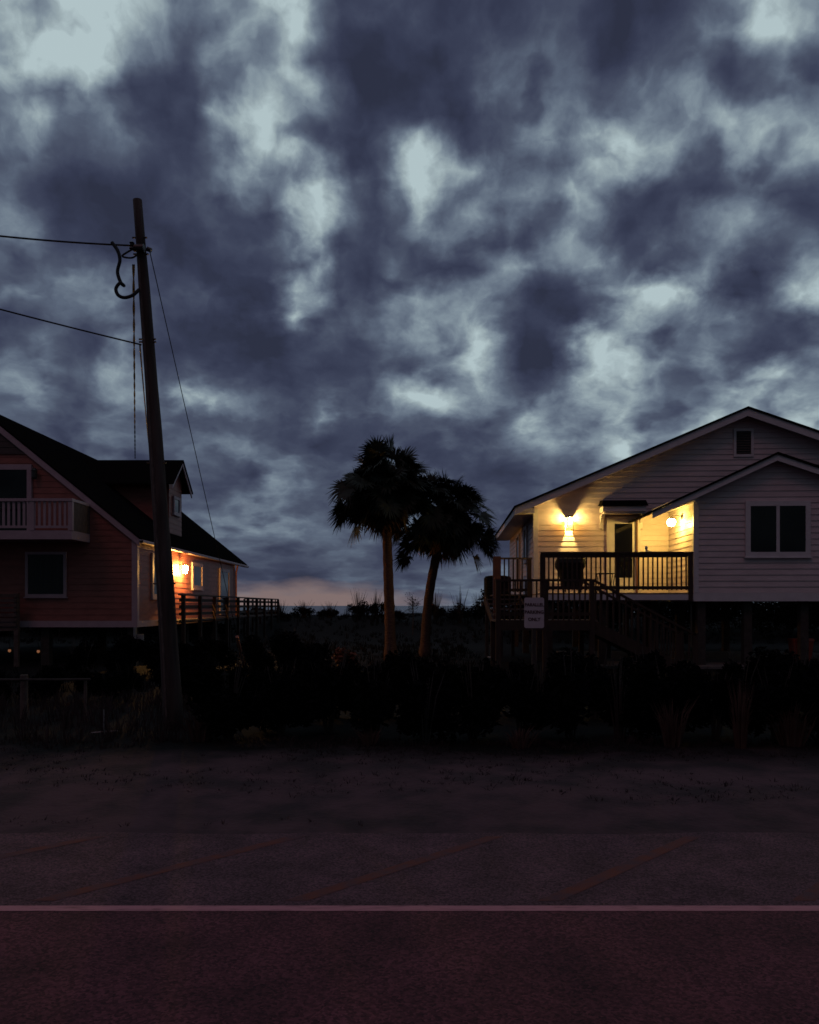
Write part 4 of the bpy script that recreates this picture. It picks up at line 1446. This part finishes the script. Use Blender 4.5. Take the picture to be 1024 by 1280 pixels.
for i in range(11):                                      # shrubs added to hide lamp-lit ground before the boardwalk
    x, y = -7.2 + i * .48 + rnd.uniform(-.1, .1), 17.4 + (1.5 if i % 2 else 0) + rnd.uniform(-.3, .3)
    o = copy_tree(protos[i % 4])
    o.name = 'boardwalk_shrub'
    o['label'] = 'low black shrub between the roadside hedge and the boardwalk railing'
    o['group'] = 'low shrubs before the boardwalk'
    o.location = (x, y, gz(x, y))
    o.rotation_euler = (0, 0, rnd.uniform(0, 6.28))
    s_ = rnd.uniform(.95, 1.15)
    o.scale = (s_ * 1.15, s_, s_ * .95)
p = P(434, 826, 20.0)
make_shrub('red_shrub', 77, (p.x, p.y, gz(p.x, p.y)), .42, .3, .62, 420, .07, 'small reddish leafed shrub left of the taller palm', 'shrub', None, 'red_leaf')

# dune plants seen against the dawn strip
DG = 'dune bushes along the skyline'
spots = [(352, 40, .55, .9), (380, 41, .55, 1.2), (412, 41, .5, 1.0), (448, 40, .9, 1.0), (470, 41, .8, .8), (492, 39, .5, .9), (545, 40, .85, .8), (575, 39, 1.0, 1.1), (600, 40, .8, 1.0), (250, 41, .4, 1.2), (640, 38, .7, 1.2), (318, 41.5, .35, 1.1)]
LB = ['low rounded bush on the dune just right of the boardwalk end', 'low wide dark bush on the dune skyline right of the boardwalk', 'low bush on the dune left of the spiky bushes', 'tall spiky bush on the dune left of the taller palm', 'smaller spiky bush just left of the taller palm trunk', 'low bush on the dune between the two palm trunks', 'feathery bush on the dune right behind the leaning palm trunk', 'broad feathery bush on the dune right of the leaning palm', 'feathery bush on the dune nearest the pale house', 'low dune bush behind the boardwalk railing', 'dark dune bush behind the stair landing', 'low dune bush at the far end of the boardwalk']
for i, ((px_, y_, h_, w_), lb) in enumerate(zip(spots, LB)):
    x_ = (px_ - CX) / FPX * y_
    h_ = h_ * 1.75
    make_shrub('dune_bush', 200 + i, (x_, y_, gz(x_, y_) - .03), w_ * .8, .6, h_ * .62, 1100, .06, lb, 'bush', DG, 'dune_grass', 'stilt_wood', lumps=6, up=1.0, twigs=46 if h_ > .6 else 16, top=h_ * .45)
for i in range(25):                                      # thicket behind and beneath the two houses
    x_ = 5.2 + i * 1.15 if i < 18 else -9.0 - (i - 18) * 1.7
    y_ = 36 + (1.3 if i % 2 else 0) + .5 * math.sin(i * 1.7)
    make_shrub('dune_thicket', 300 + i, (x_, y_, gz(x_, y_) - .1), 2.4, 1.0, 2.4 if i < 18 else .9, 2800, .10, 'dark thicket on the dune seen under the %s house' % ('pale' if i < 18 else 'red'), 'bush', 'thickets on the dune under the %s house' % ('pale' if i < 18 else 'red'), 'dune_grass', 'stilt_wood', lumps=9, twigs=14)
# a thin sapling between the palms
x_, y_ = (516 - CX) / FPX * 36, 36
sp_ = empty('sapling', (x_, y_, gz(x_, y_)), 0, 'thin bare sapling on the dune between the two palm trunks', 'sapling')
mb, lf = MB(), MB()
rnd = random.Random(9)
gz0 = gz(x_, y_)
ht = P(516, 737, y_).z - gz0
mb.tube([(0, 0, -.1), (.03, 0, ht * .5), (.0, 0, ht * .75)], [.025, .02, .012], 6)
for k in range(42):
    z_ = ht * rnd.uniform(.42, .8)
    an = rnd.uniform(0, 2 * PI)
    l_ = rnd.uniform(.15, .42)
    e = Vector((math.cos(an) * l_, math.sin(an) * l_, min(ht, z_ + rnd.uniform(.05, .32))))
    mb.tube([(0, 0, z_), Vector((0, 0, z_)).lerp(e, .5) + Vector((0, 0, -.02)), e], [.009, .006, .003], 4, False)
    for q_ in range(7):
        p = Vector((0, 0, z_)).lerp(e, rnd.uniform(.4, 1.05)) + Vector((rnd.gauss(0, .03), rnd.gauss(0, .03), rnd.gauss(0, .03)))
        a = Vector((rnd.gauss(0, 1), rnd.gauss(0, 1), rnd.gauss(0, 1))).normalized()
        b_ = a.orthogonal().normalized()
        lf.face([p - a * .035, p + b_ * .014, p + a * .035, p - b_ * .014])
mb.build('trunk', M['stilt_wood'], sp_, True)
lf.build('crown', M['dune_grass'], sp_, True)

# tall dry grass clumps before the hedge
def tuft(mb, x, y, z, n, h, spread, rnd, w=.006):
    for _ in range(n):
        an = rnd.uniform(0, 2 * PI)
        r_ = spread * rnd.random() ** .7
        l_ = h * rnd.uniform(.5, 1.1)
        b_ = Vector((x + math.cos(an) * r_ * .4, y + math.sin(an) * r_ * .4, z - .02))
        lean = Vector((math.cos(an), math.sin(an), 0)) * r_ * rnd.uniform(.6, 1.6) * (l_ / h)
        m_ = b_ + lean * .4 + Vector((0, 0, l_ * .6))
        e = b_ + lean + Vector((0, 0, l_ * rnd.uniform(.75, 1)))
        a2 = rnd.uniform(0, PI)
        s_ = Vector((math.cos(a2), math.sin(a2), 0)) * w
        mb.face([b_ - s_, b_ + s_, m_ + s_ * .8, m_ - s_ * .8])
        mb.face([m_ - s_ * .8, m_ + s_ * .8, e])


rnd = random.Random(31)
TL = ['tall pale dry grass clump at the hedge right of the parking sign', 'tall reddish dry grass clump in front of the hedge below the pale house', 'dry grass clump at the hedge foot near the right edge', 'dry grass clump at the hedge foot in the middle', 'dry grass clump just right of the utility pole base', 'dry grass clump below the parking sign at the hedge foot']
for (px_, y_, h_, sp2, n_), lb in zip(((840, 8.95, .62, .22, 150), (926, 8.9, .85, .14, 120), (990, 8.95, .6, .3, 150), (462, 8.9, .26, .16, 90), (252, 9.2, .42, .25, 120), (650, 8.9, .3, .2, 90)), TL):
    x_ = (px_ - CX) / FPX * y_
    mb = MB()
    tuft(mb, 0, 0, 0, n_, h_, sp2, rnd)
    o = mb.build('grass_clump', M['straw'])
    o.location = (x_, y_, gz(x_, y_))
    tag(o, lb, 'grass clump', 'dry grass clumps at the hedge foot')
mb = MB()
for _ in range(4200):
    x_, y_ = rnd.uniform(-6.5, 6.5), 5.6 + 3.7 * rnd.random() ** .75
    if noise.noise(Vector((x_ * .5, y_ * 1.9, 1.5))) + .35 * (y_ - 7.3) / 1.7 + rnd.uniform(-.2, .2) < .02: continue
    tuft(mb, x_, y_, gz(x_, y_), 7, rnd.uniform(.02, .065) + .06 * max(0, y_ - 8.2), .07, rnd, .004)
for _ in range(700):
    x_, y_ = rnd.uniform(-9, -2.2), rnd.uniform(9, 14)
    tuft(mb, x_, y_, gz(x_, y_), 9, rnd.uniform(.15, .42), .15, rnd, .005)
tag(mb.build('verge_grass', M['dry_grass']), 'sparse dry grass growing on the sandy verge', 'grass', kind='stuff')
mb = MB()
for _ in range(5200):
    y_ = 14 + 34 * rnd.random()
    x_ = rnd.uniform(-.62, .62) * y_
    if y_ < 33 and (x_ > 2.0 and y_ > 17.5 or x_ < -6.3 and y_ > 19.8): continue
    if -7.4 < x_ < -6.2 and 22 < y_ < 40 or x_ < -3.2 and 17 < y_ < 27 and rnd.random() < .5: continue
    tuft(mb, x_, y_, gz(x_, y_), 9, rnd.uniform(.14, .34), .20, rnd, .011)
for px0, px1, n_, hh in ((290, 420, 26, .75), (430, 475, 46, 1.0), (540, 610, 60, .95), (590, 640, 30, .7)):   # sea oats on the crest
    for _ in range(n_):
        y_ = rnd.uniform(38, 44)
        x_ = (rnd.uniform(px0, px1) - CX) / FPX * y_
        tuft(mb, x_, y_, gz(x_, y_), 7, hh * rnd.uniform(.6, 1.0), .14, rnd, .007)
tag(mb.build('dune_grass', M['dune_grass']), 'dark ground cover of grass and sea oats over the dune', 'grass', kind='stuff')

# ------------------------------------------------------------------ render settings
S.view_settings.view_transform = 'Standard'
S.view_settings.look = 'None'
S.view_settings.exposure = 0
S.view_settings.gamma = 1
S.cycles.use_denoising = True
S.cycles.filter_width = 1.6
S.cycles.max_bounces = 6
S.cycles.sample_clamp_indirect = 4.0
